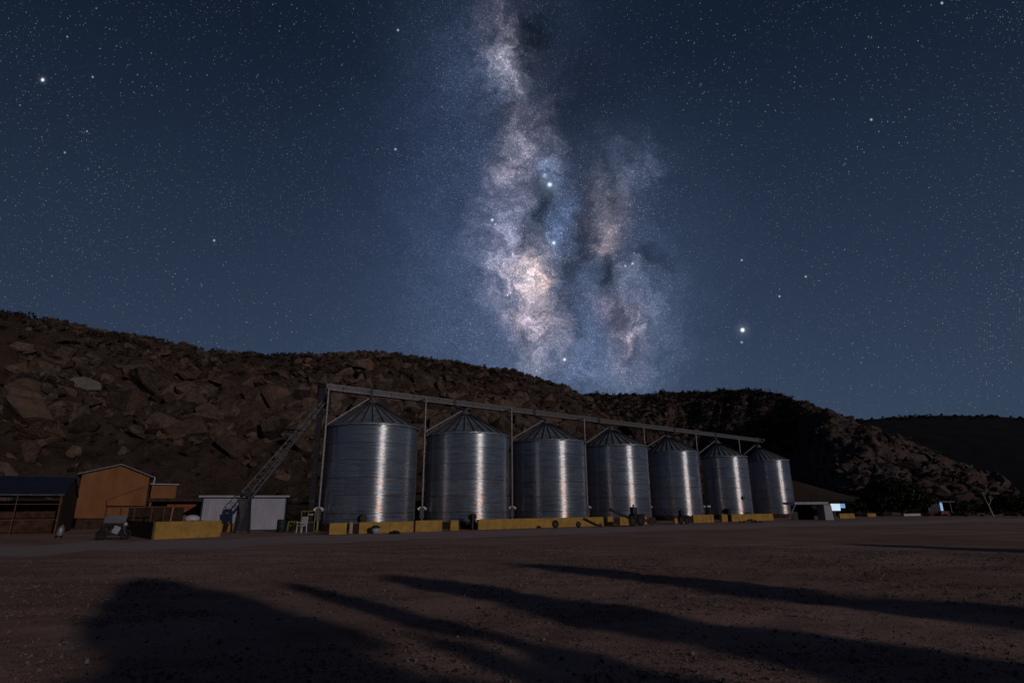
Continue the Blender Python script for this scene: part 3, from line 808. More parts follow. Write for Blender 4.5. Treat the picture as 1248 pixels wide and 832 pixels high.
mb.bar((-.5, -.2, 1.5), (-.5, .3, 1.5), .04); mb.bar((.55, -.2, 1.5), (.55, .3, 1.5), .04)
mb.build('frame', M['yellow_metal'], t)
mb = MB(); mb.box((.25, -.2, 1.25), (.32, .03, .08)); mb.build('tag_plate', M['tyre_white'], t)

def facing(px, py, Y, th):
    # origin and a converter from a sight line to local coordinates of a facade turned by th
    o = at(px, py, Y); o.z = 0; u = Vector((math.cos(th), math.sin(th), 0)); n = Vector((-u.y, u.x, 0))
    def f(px, py, dy=0.0):
        d = ray(px, py); c = Vector((0, 0, H)); k = ((o-c).dot(n)+dy)/d.dot(n); p = c+d*k-o
        return Vector((p.dot(u), dy, p.z))
    return o, f
# ------------------------------------------------------------------ white shed
def quad_prism(mb, pts, depth):
    # pts: front face corners (world), extruded away from the camera by depth along dvec
    n = len(pts); dv = Vector(depth)
    vs = [Vector(p) for p in pts]+[Vector(p)+dv for p in pts]
    mb.add(vs, [tuple(range(n)), tuple(range(n, 2*n))[::-1]]+[(i, (i+1) % n, n+(i+1) % n, n+i) for i in range(n)])
TH1 = R(19)
oS, fS = facing(298, 620, 47.5, TH1)
a = fS(245.5, 604); b = fS(351, 604); wS = b.x-a.x; hS = (a.z+b.z)/2; cS = (a.x+b.x)/2
t = empty('white_shed', oS, 'low white sheet-metal shed behind the foot of the inclined conveyor', 'shed', None, TH1)
mb = MB(); mb.box((cS, 2.0, hS/2-.06), (wS-.1, 3.6, hS-.12)); mb.build('body', M['navy'], t)
x0 = fS(246.5, 620).x; x1 = fS(289, 620).x; x2 = fS(304, 620).x; x3 = fS(347, 620).x
def ribpanel(x0, x1, z0, z1, name, m, par, y=0.0):
    mb = MB(); n = int((x1-x0)/.16); vs = []
    pr = []
    for i in range(n+1):
        x = x0+(x1-x0)*i/n; w = (x1-x0)/n
        pr += [(x, 0), (x+w*.35, 0), (x+w*.50, -.010), (x+w*.80, -.010)] if i < n else [(x, 0)]
    vs = [(x, y+o, z) for z in (z0, z1) for x, o in pr]; k = len(pr)
    mb.add(vs, [(i, i+1, k+i+1, k+i) for i in range(k-1)])
    # thickness
    mb.box(((x0+x1)/2, y+.05, (z0+z1)/2), (x1-x0, .06, z1-z0))
    return mb.build(name, m, par)
ribpanel(x0, x1, .1, hS-.16, 'wall_sheet', M['white_sheet'], t, .1)
ribpanel(x2, x3, .1, hS-.16, 'door_sheet', M['white_sheet'], t, .1)
mb = MB(); mb.box((cS, 1.9, hS-.05), (wS+.25, 4.2, .09)); mb.build('roof', M['steel_dark'], t)
mb = MB(); mb.box((cS, -.22, hS-.04), (wS+.27, .06, .14)); mb.build('fascia', M['white_sheet'], t)
t2 = thing('green_barrel', 342, 648.2, 'dark green barrel at the right corner of the white shed', 'barrel')
mb = MB(); mb.lathe([(.001, 0), (.3, 0), (.32, .1), (.31, .3), (.33, .33), (.31, .36), (.31, .62), (.33, .65), (.3, .9), (.001, .92)], n=22); mb.build('drum', M['green_dark'], t2)

# ------------------------------------------------------------------ yellow bin, left
def wallblock(name, pts, h, label, m, cat='wall', thick=.25, group=None):
    # pts: polyline on the ground; one continuous low wall
    base = pts[0]; mb = MB()
    for a, b in zip(pts[:-1], pts[1:]):
        d = (b-a).normalized(); n = Vector((d.y, -d.x, 0)); 
        vs = []
        for p in (a, b):
            for k, z in ((0, -.1), (0, h), (1, h), (1, -.1)): vs.append(p-n*thick*k+Vector((0, 0, z))-base)
        mb.add(vs, [(0, 1, 5, 4), (1, 2, 6, 5), (2, 3, 7, 6), (0, 4, 7, 3), (3, 2, 1, 0), (4, 5, 6, 7)])
    o = mb.build(name, m); o.location = base; tag(o, label, cat, group); return o
q0, q1 = gnd(187, 657.3), gnd(268, 653.6)
back = gnd(150, 652.5)
t = empty('loading_bin', (q0.x, q0.y, 0), 'large yellow open bin wall at the roadside left of the white shed', 'bin')
d_ = (q1-q0); hb_ = (657.3-637)*pxm(187, 657.3)*1.02
mb = MB(); n_ = Vector((d_.y, -d_.x, 0)).normalized()
mb.add([Vector((0,0,0)), d_, d_-n_*.25, -n_*.25]+[v+Vector((0,0,hb_)) for v in (Vector((0,0,0)), d_, d_-n_*.25, -n_*.25)], [(0,1,5,4),(1,2,6,5),(2,3,7,6),(3,0,4,7),(4,5,6,7)])
mb.build('front_panel', M['yellow'], t)
dk = (gnd(152, 651.5)-q0); 
mb = MB(); a0 = -n_*.26; b0 = dk; nn2 = Vector((-dk.y, dk.x, 0)).normalized()*.2
mb.add([a0, b0, b0-nn2, a0-nn2]+[v+Vector((0,0,hb_-.02)) for v in (a0, b0, b0-nn2, a0-nn2)], [(0,1,5,4),(1,2,6,5),(2,3,7,6),(3,0,4,7),(4,5,6,7)])
mb.build('side_panel', M['dark_brown'], t)
mb = MB(); a0 = d_-n_*.26; b0 = d_-n_*3.5; nn2 = Vector((.2, 0, 0))
mb.add([a0, b0, b0-nn2, a0-nn2]+[v+Vector((0,0,hb_-.02)) for v in (a0, b0, b0-nn2, a0-nn2)], [(0,1,5,4),(1,2,6,5),(2,3,7,6),(3,0,4,7),(4,5,6,7)])
mb.build('side_panel', M['dark_brown'], t)
wallblock('yellow_wall', [gnd(268.5, 648.2), gnd(289, 647)], .62, 'low yellow wall between the big bin and the conveyor legs', M['yellow'], group='yellow wall sections along the silo row')
wallblock('yellow_wall', [gnd(292, 646.8), gnd(299, 646.4)], .55, 'short yellow wall stub between the conveyor legs', M['yellow'], group='yellow wall sections along the silo row')

# ------------------------------------------------------------------ orange gable building
THB = R(34)
org, fx = facing(138, 620, 56.0, THB)
t = empty('gabled_building', org, 'orange rendered gable-fronted building behind the timber pens', 'building', None, THB)
TL, AP, TR, BR, BL = fx(100.5, 577), fx(148, 567.5), fx(184, 581), fx(178.5, 632), fx(90, 631)
for v in (TL, AP, TR, BR, BL): v.y = 0
TR.x -= .1; BR.x = TR.x; BL.x = TL.x
mb = MB(); quad_prism(mb, [BL, BR, TR, AP, TL], (0, 8, 0)); wl = mb.build('wall', M['orange'], t)
mb = MB(); pl = [Vector((BL.x+.2, .3, -.1)), Vector((BR.x-.2, .3, -.1)), Vector((BR.x-.2, .3, BR.z-.004)), Vector((BL.x+.2, .3, BL.z-.004))]; quad_prism(mb, pl, (0, 7, 0)); mb.build('plinth', M['dark_brown'], t)  # dark brown puts the shade under the raised wall into the plinth colour
rf = MB()
for A_, B_ in ((TL+Vector((-.35, -.35, -.12)), AP+Vector((0, -.35, .06))), (AP+Vector((0, -.35, .06)), TR+Vector((.35, -.35, -.10)))):
    quad_prism(rf, [A_, B_, B_+Vector((0, 0, .10)), A_+Vector((0, 0, .10))], (0, 8.8, 0))
roof = rf.build('roof', M['steel_dark'], t)
mb = MB()
for A_, B_ in ((TL+Vector((-.35, -.37, -.02)), AP+Vector((0, -.37, .14))), (AP+Vector((0, -.37, .14)), TR+Vector((.35, -.37, -.02)))): mb.bar(A_, B_, .04, .04)
mb.build('verge_trim', M['white_sheet'], roof)
mb = MB(); e = TR+Vector((.36, -.37, 0)); mb.path([e, e+Vector((.08, 0, -.15)), e+Vector((.02, 0, -.62)), e+Vector((-.22, 0, -.72))], .05); mb.build('downpipe', M['tyre_white'], t)
mb = MB(); mb.bar(fx(130, 609)+Vector((0, -.5, 0)), fx(176, 592.5)+Vector((0, -.5, 0)), .05); mb.build('handrail', M['rust_wood'], t)
mb = MB(); a_ = fx(130, 610); b_ = fx(176, 594); c_ = fx(176, 616); d2 = fx(130, 616)
for v in (a_, b_, c_, d2): v.y = -.4
quad_prism(mb, [d2, c_, b_, a_], (0, .38, 0)); mb.build('stair_side', M['orange'], t)
# annex right
org2, f2 = facing(200, 600, 57.5, THB)
t = empty('side_annex', org2, 'lower flat-roofed orange annex right of the gabled building', 'building', None, THB)
a_, b_ = f2(185.5, 590.5), f2(216, 590)
mb = MB(); mb.box(((a_.x+b_.x)/2, 1.6, a_.z/2), (b_.x-a_.x, 3.2, a_.z)); mb.build('wall', M['orange'], t)
mb = MB(); mb.box(((a_.x+b_.x)/2, 1.5, a_.z+.06), (b_.x-a_.x+.3, 3.6, .10)); mb.build('roof', M['white_sheet'], t)
# low dark shed with red wall
TH3 = R(30); org3, g = facing(218, 620, 50.0, TH3)
t = empty('lean_to', org3, 'low dark-roofed lean-to with a red-brown wall panel above a black opening', 'shed', None, TH3)
def pbox(mb, x0, y0, x1, y1, yoff, dep, gf=None):
    gf = gf or g
    ym = (y0+y1)/2; a_, b_ = gf(x0, ym), gf(x1, ym); a_.z = gf(x0, y1).z; b_.z = gf(x1, y0).z; mb.box(((a_.x+b_.x)/2, yoff+dep/2, (a_.z+b_.z)/2), (b_.x-a_.x, dep, b_.z-a_.z))
mb = MB(); pbox(mb, 181, 607, 254, 611, -.5, 4.4); mb.build('roof', M['dark_brown'], t)
mb = MB(); pbox(mb, 203, 611.3, 239, 628, .4, .15); mb.build('wall_panel', M['brick_red'], t)
mb = MB(); pbox(mb, 182, 611.3, 203, 640, 1.0, .15); pbox(mb, 181, 611.3, 253, 646, 3.4, .2); mb.build('back_wall', M['dark_brown'], t)
mb = MB(); pbox(mb, 220, 628, 226, 643, .42, .15); mb.build('jamb', M['orange'], t)
mb = MB(); pbox(mb, 239.5, 611.3, 244, 643, .3, .2); mb.build('end_post', M['dark_brown'], t)
t = thing('water_tank', 231.5, 651.0, 'small white oval plastic tank under the lean-to', 'tank')
zt = at(231.5, 632, t.location.y).z
mb = MB(); pr_ = [(.001, -.28)]+[(.5*math.cos(a), .28*math.sin(a)) for a in np.linspace(-1.4, 1.4, 12)]+[(.001, .28)]; mb.lathe(pr_, c=(0, 0, zt), n=24); mb.build('shell', M['tyre_white'], t)
mb = MB(); [mb.bar((x_, 0, zt-.2), (x_, 0, 0), .07) for x_ in (-.3, .3)]; mb.build('stand', M['steel_dark'], t)

# timber pens (frame)
Yp = 44.0; orgp = Vector((at(164, 640, Yp).x, Yp, 0)); gp = lambda px, py: at(px, py, Yp)-orgp
t = empty('timber_pen', orgp, 'open timber pen frame in front of the orange building', 'frame')
zt = gp(164, 617.5).z
xsp = [gp(128, 630).x, gp(146, 630).x, gp(163, 630).x, gp(184, 630).x, gp(199, 630).x]
mb = MB(); mb.bar((xsp[0]-.1, 0, zt), (xsp[-1]+.1, 0, zt), .07); mb.bar((xsp[0]-.1, 2.5, zt), (xsp[-1]+.1, 2.5, zt), .07); mb.bar((xsp[0], 0, .6), (xsp[-1], 0, .6), .05); mb.build('rail', M['rust_wood'], t)
for x_ in xsp: mb = MB(); mb.bar((x_, 0, -.05), (x_, 0, zt-.036), .075); mb.build('post', M['rust_wood'], t)
mb = MB(); mb.box(((xsp[0]+xsp[-1])/2, 2.6, zt/2), (xsp[-1]-xsp[0], .08, zt-.1)); mb.build('back_panel', M['dark_brown'], t)
mb = MB(); mb.box(((xsp[3]+xsp[4])/2, .3, .75), (xsp[4]-xsp[3]-.1, .06, .9)); mb.build('board', M['stucco_dim'], t)
t = thing('red_post', 204, 652, 'thin red and white upright post right of the pen', 'post'); mb = MB(); mb.bar((0, 0, 0), (.12, 0, 1.85), .06); mb.build('shaft', mat('red_paint', (.5, .2, .15), .6), t)
# white board
p = gnd(141, 655); o = MB().box((0, 0, 0), (1.45, .06, .5), b=.01).build('white_board', M['steel_light']); zb_ = at(141, 632.5, 41).z; o.location = (at(141, 632, 41).x, 41, zb_); o.rotation_euler = (R(-14), 0, 0)
tag(o, 'pale flat board standing on the trailer inside the pen', 'board')
t = empty('handcart', (at(141, 640, 41).x, 41, 0), 'low dark handcart carrying the pale board', 'cart')
mb = MB(); mb.box((0, .05, zb_-.42), (1.7, .9, .18), b=.01); mb.build('bed', M['dark_brown'], t)
for sx in (-.6, .6): mb = MB(); mb.torus((sx, -.35, .26), .2, .06, 'Y'); mb.build('wheel', M['rubber'], t)
mb = MB(); mb.bar((-.7, .4, 0), (-.7, .4, zb_-.4), .07); mb.bar((.7, .4, 0), (.7, .4, zb_-.4), .07); mb.build('leg', M['dark_brown'], t)
# motorbike
t = thing('motorcycle', 137, 657.5, 'dark motorcycle with a pale fairing parked in front of the pen', 'motorcycle', None, .25)
for sx in (-.62, .62):
    w = MB(); w.torus((sx, 0, .3), .24, .065, 'Y'); wo = w.build('wheel', M['rubber'], t); w = MB(); w.tube((sx, -.04, .3), (sx, .04, .3), .15, n=14); w.build('rim', M['black'], wo)
mb = MB(); mb.box((-.02, 0, .42), (.5, .24, .32), b=.05); mb.build('engine', M['steel_dark'], t)
mb = MB(); mb.box((.12, 0, .74), (.5, .26, .22), b=.08); mb.build('tank', M['black'], t)
mb = MB(); mb.box((-.38, 0, .74), (.62, .24, .10), b=.04); mb.build('seat', M['rubber'], t)
mb = MB(); mb.box((.16, -.17, .55), (.36, .04, .42), ry=.4, b=.02); mb.build('fairing', M['white_sheet'], t)
mb = MB(); mb.bar((.45, -.07, .9), (.64, -.07, .3), .05); mb.bar((.45, .07, .9), (.64, .07, .3), .05); mb.build('fork', M['steel_grey'], t)
mb = MB(); mb.bar((.42, -.34, 1.0), (.42, .34, 1.0), .035); mb.build('handlebar', M['steel_grey'], t)
mb = MB(); mb.tube((.52, 0, .86), (.62, 0, .86), .10, .09); mb.build('headlight', M['tyre_white'], t)
# grey leaning cylinder
t = thing('gas_cylinder', 71, 655, 'pale grey cylinder leaning beside the open shed post', 'cylinder'); t.rotation_euler = (0, R(9), 0)
mb = MB(); mb.lathe([(.001, 0), (.17, .0), (.19, .08), (.19, .55), (.12, .68), (.05, .72), (.05, .80), (.001, .80)], n=18); mb.build('bottle', M['steel_light'], t)
mb = MB(); mb.lathe([(.20, .0), (.20, .16), (.17, .16), (.17, 0)], n=18); mb.build('foot_ring', M['black'], t)

# open shed far left
THS = R(31)
orgs, gs = facing(40, 630, 43.0, THS)
t = empty('open_shed', orgs, 'open-fronted shed with dark blue sheet roof at the far left', 'shed', None, THS)
e1 = gs(79, 603.2); zr = gs(96, 582.5, 5).z; e0 = Vector((e1.x-13, 0, e1.z)); rdg = Vector((e1.x, 5, zr)); r0_ = Vector((e0.x, 5, zr)); k1 = Vector((e1.x, 9.5, e1.z)); k0 = Vector((e0.x, 9.5, e1.z)); dz = Vector((0, 0, .07))
mb = MB(); mb.add([e0, e1, rdg, r0_]+[v+dz for v in (e0, e1, rdg, r0_)], [(0,1,2,3),(4,7,6,5),(0,4,5,1),(1,5,6,2),(2,6,7,3),(3,7,4,0)])
roof = mb.build('roof', M['blue_roof'], t)
mb = MB(); mb.add([r0_, rdg, k1, k0]+[v+dz for v in (r0_, rdg, k1, k0)], [(0,1,2,3),(4,7,6,5),(0,4,5,1),(1,5,6,2),(2,6,7,3),(3,7,4,0)]); mb.build('roof', M['blue_roof'], t)
mb = MB(); mb.bar(e0+Vector((0, -.03, .02)), e1+Vector((0, -.03, .02)), .05, .12); mb.build('fascia', M['steel_dark'], roof)
mb = MB(); mb.bar(r0_+Vector((0, 0, .09)), rdg+Vector((0, 0, .09)), .25, .06); mb.build('ridge_cap', M['blue_roof'], roof)
mb = MB(); mb.add([(e1.x-.1, .3, 0), (e1.x-.1, 9.2, 0), (e1.x-.1, 9.2, e1.z-.1), (e1.x-.1, 5, zr-.1), (e1.x-.1, .3, e1.z-.05), (e1.x-.2, .3, 0), (e1.x-.2, 9.2, 0), (e1.x-.2, 9.2, e1.z-.1), (e1.x-.2, 5, zr-.1), (e1.x-.2, .3, e1.z-.05)],
   [(0,1,2,3,4),(9,8,7,6,5),(0,5,6,1),(1,6,7,2),(2,7,8,3),(3,8,9,4),(4,9,5,0)]); mb.build('end_wall', M['dark_brown'], t)
for px in (75, 21.6, -40, -110): p_ = gs(px, 604); mb = MB(); mb.bar((p_.x, .08, -.05), (p_.x, .08, e1.z-.03), .08 if px > 50 else .06); mb.build('post', M['rust_wood'], t)
for py in (614, 633): zz = gs(40, py).z; mb = MB(); mb.bar((e0.x, .16, zz), (e1.x-.25, .16, zz), .05); mb.build('rail', M['rust_wood'], t)
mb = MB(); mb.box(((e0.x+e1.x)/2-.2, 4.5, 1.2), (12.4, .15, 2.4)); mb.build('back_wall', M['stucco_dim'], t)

# ------------------------------------------------------------------ right: lean-to with white end panel
Yr = 72.0; orgr = Vector((at(990, 630, Yr).x, Yr, 0)); gr_ = lambda px, py, dy=0: at(px, py, Yr+dy)-orgr
t = empty('white_lean_to', orgr, 'small open lean-to, inner shade coloured black, with white roof edge right of the last silo', 'shed')
a_, b_ = gr_(969, 613), gr_(1005, 613)
mb = MB(); mb.box(((a_.x+b_.x)/2, 1.2, a_.z), (b_.x-a_.x+.5, 3.2, .28), b=.02); mb.build('roof', M['white_sheet'], t)
mb = MB(); pbox(mb, 977, 615, 1004, 640, 2.4, .2, gr_); mb.build('back_wall', M['black'], t)  # wall coloured black to stand for the shade inside the open bay
p_ = [gr_(1003, 615), gr_(1012, 615), gr_(1016, 633.8), gr_(1006, 634.5)]
for v in p_: v.y = -.15
mb = MB(); quad_prism(mb, p_, (0, 1.8, 0)); mb.build('end_panel', M['white_sheet'], t)
mb = MB(); mb.bar(gr_(969, 615), Vector((gr_(961, 630).x, 0, .1)), .12); mb.build('strut', M['steel_grey'], t)
# slanting dark sheet left of it
# lit sign
Yl = 84.0; orgl = Vector((at(1019, 620, Yl).x, Yl, 0)); gl = lambda px, py: at(px, py, Yl)-orgl
t = empty('lit_sign', orgl, 'glowing white-blue panel sign on a post right of the lean-to', 'sign')
mb = MB(); pbox(mb, 1013, 613.5, 1024, 622, 0, .15, gl); mb.build('main_panel', M['lit_white'], t)
mb = MB(); pbox(mb, 1024.3, 613.5, 1030, 618.8, .02, .12, gl); mb.build('side_panel', M['lit_blue'], t)
mb = MB(); pbox(mb, 1012.6, 612.9, 1030.4, 613.4, -.02, .2, gl); pbox(mb, 1018, 618, 1019.2, 634, .2, .1, gl); mb.build('frame', M['steel_dark'], t)
# yellow blocks further right
for (x0_, x1_, yb, h, lab) in ((1024, 1042, 631.4, .62, 'worn yellow wall piece below the lit sign'), (1058, 1068, 629.6, .5, 'small yellow block left of the big dark tree')):
    wallblock('yellow_wall', [gnd(x0_, yb), gnd(x1_, yb-.3)], h, lab, M['yellow'], group='yellow wall sections along the silo row')
wallblock('white_wall', [gnd(1102, 628.6), gnd(1126, 628.1)], .35, 'low whitewashed wall under the big dark tree', M['wall_white'])
t = thing('round_sign', 1069, 628.5, 'small round pale sign on a thin post left of the big tree', 'sign')
zs = at(1069, 617, t.location.y).z; mb = MB(); mb.tube((0, 0, 0), (0, 0, zs), .04); mb.build('post', M['steel_dark'], t); mb = MB(); mb.tube((0, -.06, zs), (0, -.02, zs), .26, n=20); mb.build('disc', M['steel_light'], t)
# kiosk far right
Yk = 100.0; orgk = Vector((at(1145, 620, Yk).x, Yk, 0)); gk = lambda px, py: at(px, py, Yk)-orgk
t = empty('roadside_kiosk', orgk, 'small dark blue kiosk with a lit doorway and a pale canopy', 'kiosk')
mb = MB(); pbox(mb, 1131, 612, 1146, 623, 0, 2.5, gk); mb.build('wall', M['navy'], t)
mb = MB(); pbox(mb, 1128, 610.5, 1160, 611.7, -.6, 3.4, gk); mb.build('canopy', M['steel_grey'], t)
mb = MB(); pbox(mb, 1146.3, 612, 1150.5, 622, .3, .2, gk); mb.build('doorway', M['lit_door'], t)
mb = MB(); pbox(mb, 1129.6, 611.7, 1130.4, 627, -.4, .10, gk); mb.build('post', M['steel_grey'], t)
mb = MB(); pbox(mb, 1157, 611.7, 1157.6, 627, -.4, .08, gk); mb.build('post', M['steel_grey'], t)
mb = MB(); pbox(mb, 1146, 622.4, 1156, 626.5, -.2, 1.4, gk); mb.build('counter', mat('dull_red', (.2, .05, .05), .7), t)
mb = MB(); pbox(mb, 1131, 623.2, 1146, 628, .1, 2.3, gk); mb.build('plinth', M['plinth'], t)

# ------------------------------------------------------------------ trees
def tree(px, py, w, h, label, leafn=26, seed=1, conic=False, loc=None, group=None, name='broadleaf_tree', per=70, leaf=.22):
    rr_ = np.random.default_rng(seed)
    p = Vector(loc) if loc else gnd(px, py); p.z = 0
    t = empty(name, p, label, 'tree', group)
    mb = MB(); th = h*(.35 if not conic else .9)
    mb.tube((0, 0, -.1), (0, 0, th), .05*h*.6, .02*h*.6, n=10)
    cs, rs = [], []
    for k in range(leafn):
        a = rr_.uniform(0, 6.28)
        if conic:
            z = h*(.06+.90*rr_.uniform()); q = w*(1-z/h)*rr_.uniform(0, 1)**.5; s = .18*w+.30*w*(1-z/h)
            c = Vector((q*math.cos(a), q*math.sin(a), min(z, h-s)))
        else:
            z = h*(.30+.58*rr_.uniform()); q = w*math.sqrt(max(0, 1-((z/h-.5)/.5)**2))*rr_.uniform(.2, .95); s = w*rr_.uniform(.22, .38)
            c = Vector((q*math.cos(a), q*math.sin(a), z)); mb.tube((0, 0, th*.8), c, .012*h, .004*h, n=6)
        cs.append(c[:]); rs.append((s, s, s*.8))
    mb.build('trunk', M['bark'], t)
    V, Fc = leaf_cloud(cs, rs, per, leaf, rr_); o = tri_obj('crown', V, Fc, M['leaf']); o.parent = t
    return t
tree(1100, 628.5, 4.6, 5.4, 'big dark broad tree left of the kiosk', 60, 5, per=160, leaf=.26)
tree(1066, 628.2, 2.6, 3.3, 'smaller dark tree on the left flank of the big tree', 26, 6, per=140, leaf=.24)
tree(1172, 626.4, 3.0, 2.6, 'low dark bush right of the kiosk', 24, 8, per=120, leaf=.24, name='bush')
tree(1235, 624.5, 5.0, 3.2, 'wide dark bush at the right edge of the ground', 26, 9, per=140, leaf=.3, name='bush')
tree(1040, 629.3, 2.0, 2.2, 'dark bush behind the worn yellow wall piece', 20, 10, per=120, leaf=.22, name='bush')
# bare tree
t = thing('bare_tree', 1211, 629.5, 'pale leafless tree with a forked trunk near the right edge', 'tree')
mb = MB(); mb.tube((0, 0, -.1), (-.35, 0, 1.6), .12, .08); mb.build('trunk', M['pale_bark'], t)
mb = MB(); rr_ = random.Random(4)
def branch(p, d, l, r_, dep):
    q = p+d*l; mb.tube(p, q, r_, r_*.6, n=6)
    if dep: 
        for k in range(3): branch(q, (d+Vector((rr_.uniform(-.7, .7), rr_.uniform(-.5, .5), rr_.uniform(-.1, .5)))).normalized(), l*.62, r_*.6, dep-1)
branch(Vector((-.35, 0, 1.55)), Vector((-.3, 0, 1)).normalized(), .9, .07, 3); branch(Vector((-.35, 0, 1.5)), Vector((.6, 0, .8)).normalized(), .7, .055, 3)
mb.build('branches', M['pale_bark'], t)
# low scrub along the far ground edge
cs, rs = [], []
for k in range(260):
    px = r.uniform(1030, 1330); py = r.uniform(621, 629); p = gnd(px, py); s = r.uniform(.2, .6); cs.append((p.x, p.y, s*.4)); rs.append((s*1.3, s, s*.7))
V, Fc = leaf_cloud(cs, rs, 60, .16, r); tri_obj('scrub', V, Fc, M['scrub'], 'stuff')

# ------------------------------------------------------------------ moonlight
AZ = R(-39); EL = R(13.5)      # direction the light travels (azimuth), elevation of the moon
dv = Vector((math.sin(AZ)*math.cos(EL), math.cos(AZ)*math.cos(EL), -math.sin(EL)))
sun = bpy.data.objects.new('moon_light', bpy.data.lights.new('moon_light', 'SUN')); COL.objects.link(sun)
sun.data.energy = .80; sun.data.angle = R(.6); sun.data.color = (1.0, .86, .76)
sun.rotation_euler = (-dv).to_track_quat('Z', 'Y').to_euler()
toS = -dv
# trees behind the camera whose shadows fall over the gravel
TIPS = [((158, 703), 9.5, 3.7, 'broad tree behind the camera casting the large left shadow'), ((343, 709), 7.5, 1.0, 'slender tree behind the camera casting the second shadow'),
        ((468, 700), 9.5, 2.4, 'slender tree behind the camera casting the third shadow'), ((628, 687), 10.0, 2.6, 'tall slender tree behind the camera casting the long right shadow'),
        ((485, 768), 6.0, .5, 'small tree behind the camera casting the faint shadow'), ((1010, 662), 10.0, 3.6, 'outermost tree right of the camera')]
for i, (pt_, h, w, lab) in enumerate(TIPS):
    T = gnd(*pt_); dist = h/math.tan(EL); b = T+Vector((toS.x, toS.y, 0)).normalized()*dist
    tree(0, 0, w, h, lab, 60, 20+i, True, (b.x, b.y, 0), 'trees behind the camera', 'conical_tree', per=190, leaf=.26 if w > 2 else .17)

# ------------------------------------------------------------------ sky
W = bpy.data.worlds.new('World'); S.world = W; W.use_nodes = True; nt = W.node_tree; nt.nodes.clear(); t = NT(nt)
out = t.n('ShaderNodeOutputWorld'); bg = t.n('ShaderNodeBackground')
dirn = t.vm('NORMALIZE', t.n('ShaderNodeTexCoord').outputs['Generated'])
dN = t.vm('DOT_PRODUCT', dirn, tuple(fw)); dU = t.vm('DOT_PRODUCT', dirn, tuple(rt)); dV = t.vm('DOT_PRODUCT', dirn, tuple(up))
dNs = t.m('MAXIMUM', dN, .12)
# sky chart coordinates on the celestial sphere (tangent plane towards the galaxy)
U = t.m('DIVIDE', dU, dNs); Vv = t.m('DIVIDE', dV, dNs)
uv = comb(t, t.m('MULTIPLY', U, 7.0), t.m('MULTIPLY', Vv, -7.0), 0)   # units of 100 px
front = t.mr(dN, .12, .35)
w1 = t.noise(t.vm('ADD', uv, (3.1, 7.7, 0)), 1.1, 5, .6, col=True)
w2 = t.noise(t.vm('ADD', uv, (9.3, 1.2, 2)), 4.0, 5, .65, col=True)
wp = t.vm('ADD', uv, t.vm('ADD', t.vm('SCALE', t.vm('SUBTRACT', w1, (.5, .5, .5)), scale=.85), t.vm('SCALE', t.vm('SUBTRACT', w2, (.5, .5, .5)), scale=.38)))
wp = t.vm('MULTIPLY', wp, (1, 1, 0))
def pos(px, py): return ((px-624)/100, (py-416)/100, 0)
def blob(acc, px, py, sx, sy, col, vec=None, rot=0):
    v = t.vm('SUBTRACT', wp if vec is None else vec, pos(px, py))
    if rot:
        vr = t.n('ShaderNodeVectorRotate', rotation_type='Z_AXIS'); t.put(vr.inputs['Vector'], v); vr.inputs['Angle'].default_value = R(rot); v = vr.outputs[0]
    v = t.vm('MULTIPLY', v, (100/sx, 100/sy, 0))
    g_ = t.m('EXPONENT', t.m('MULTIPLY', t.vm('DOT_PRODUCT', v, v), -1.0))
    return t.vm('ADD', acc, t.vm('SCALE', col, scale=g_)) if acc is not None else t.vm('SCALE', col, scale=g_)
def lane(acc, px, py, sx, sy, k, rot=0):
    v = t.vm('SUBTRACT', wp, pos(px, py))
    if rot:
        vr = t.n('ShaderNodeVectorRotate', rotation_type='Z_AXIS'); t.put(vr.inputs['Vector'], v); vr.inputs['Angle'].default_value = R(rot); v = vr.outputs[0]
    v = t.vm('MULTIPLY', v, (100/sx, 100/sy, 0)); g_ = t.m('EXPONENT', t.m('MULTIPLY', t.vm('DOT_PRODUCT', v, v), -1.0))
    o = t.m('SUBTRACT', 1, t.m('MULTIPLY', g_, k)); return t.m('MULTIPLY', acc, o) if acc is not None else o
# base gradient by elevation
sz = t.n('ShaderNodeSeparateXYZ'); t.put(sz.inputs[0], dirn); DX, DY, DZ = sz.outputs
cr = t.n('ShaderNodeValToRGB'); t.put(cr.inputs[0], DZ); e = cr.color_ramp.elements
e[0].position = 0; e[0].color = (.047, .072, .128, 1); e[1].position = 1; e[1].color = (.0030, .0065, .015, 1)
for p_, c_ in ((.12, (.042, .067, .120)), (.30, (.028, .046, .089)), (.50, (.0158, .028, .058)), (.66, (.0080, .0155, .034))):
    q = e.new(p_); q.color = c_+(1,)
base = cr.outputs[0]
sky = t.n('ShaderNodeTexSky', sky_type='NISHITA'); sky.sun_disc = False; sky.sun_elevation = EL; sky.sun_rotation = math.atan2(toS.x, toS.y)
base = t.vm('ADD', base, t.vm('SCALE', sky.outputs[0], scale=.0003))
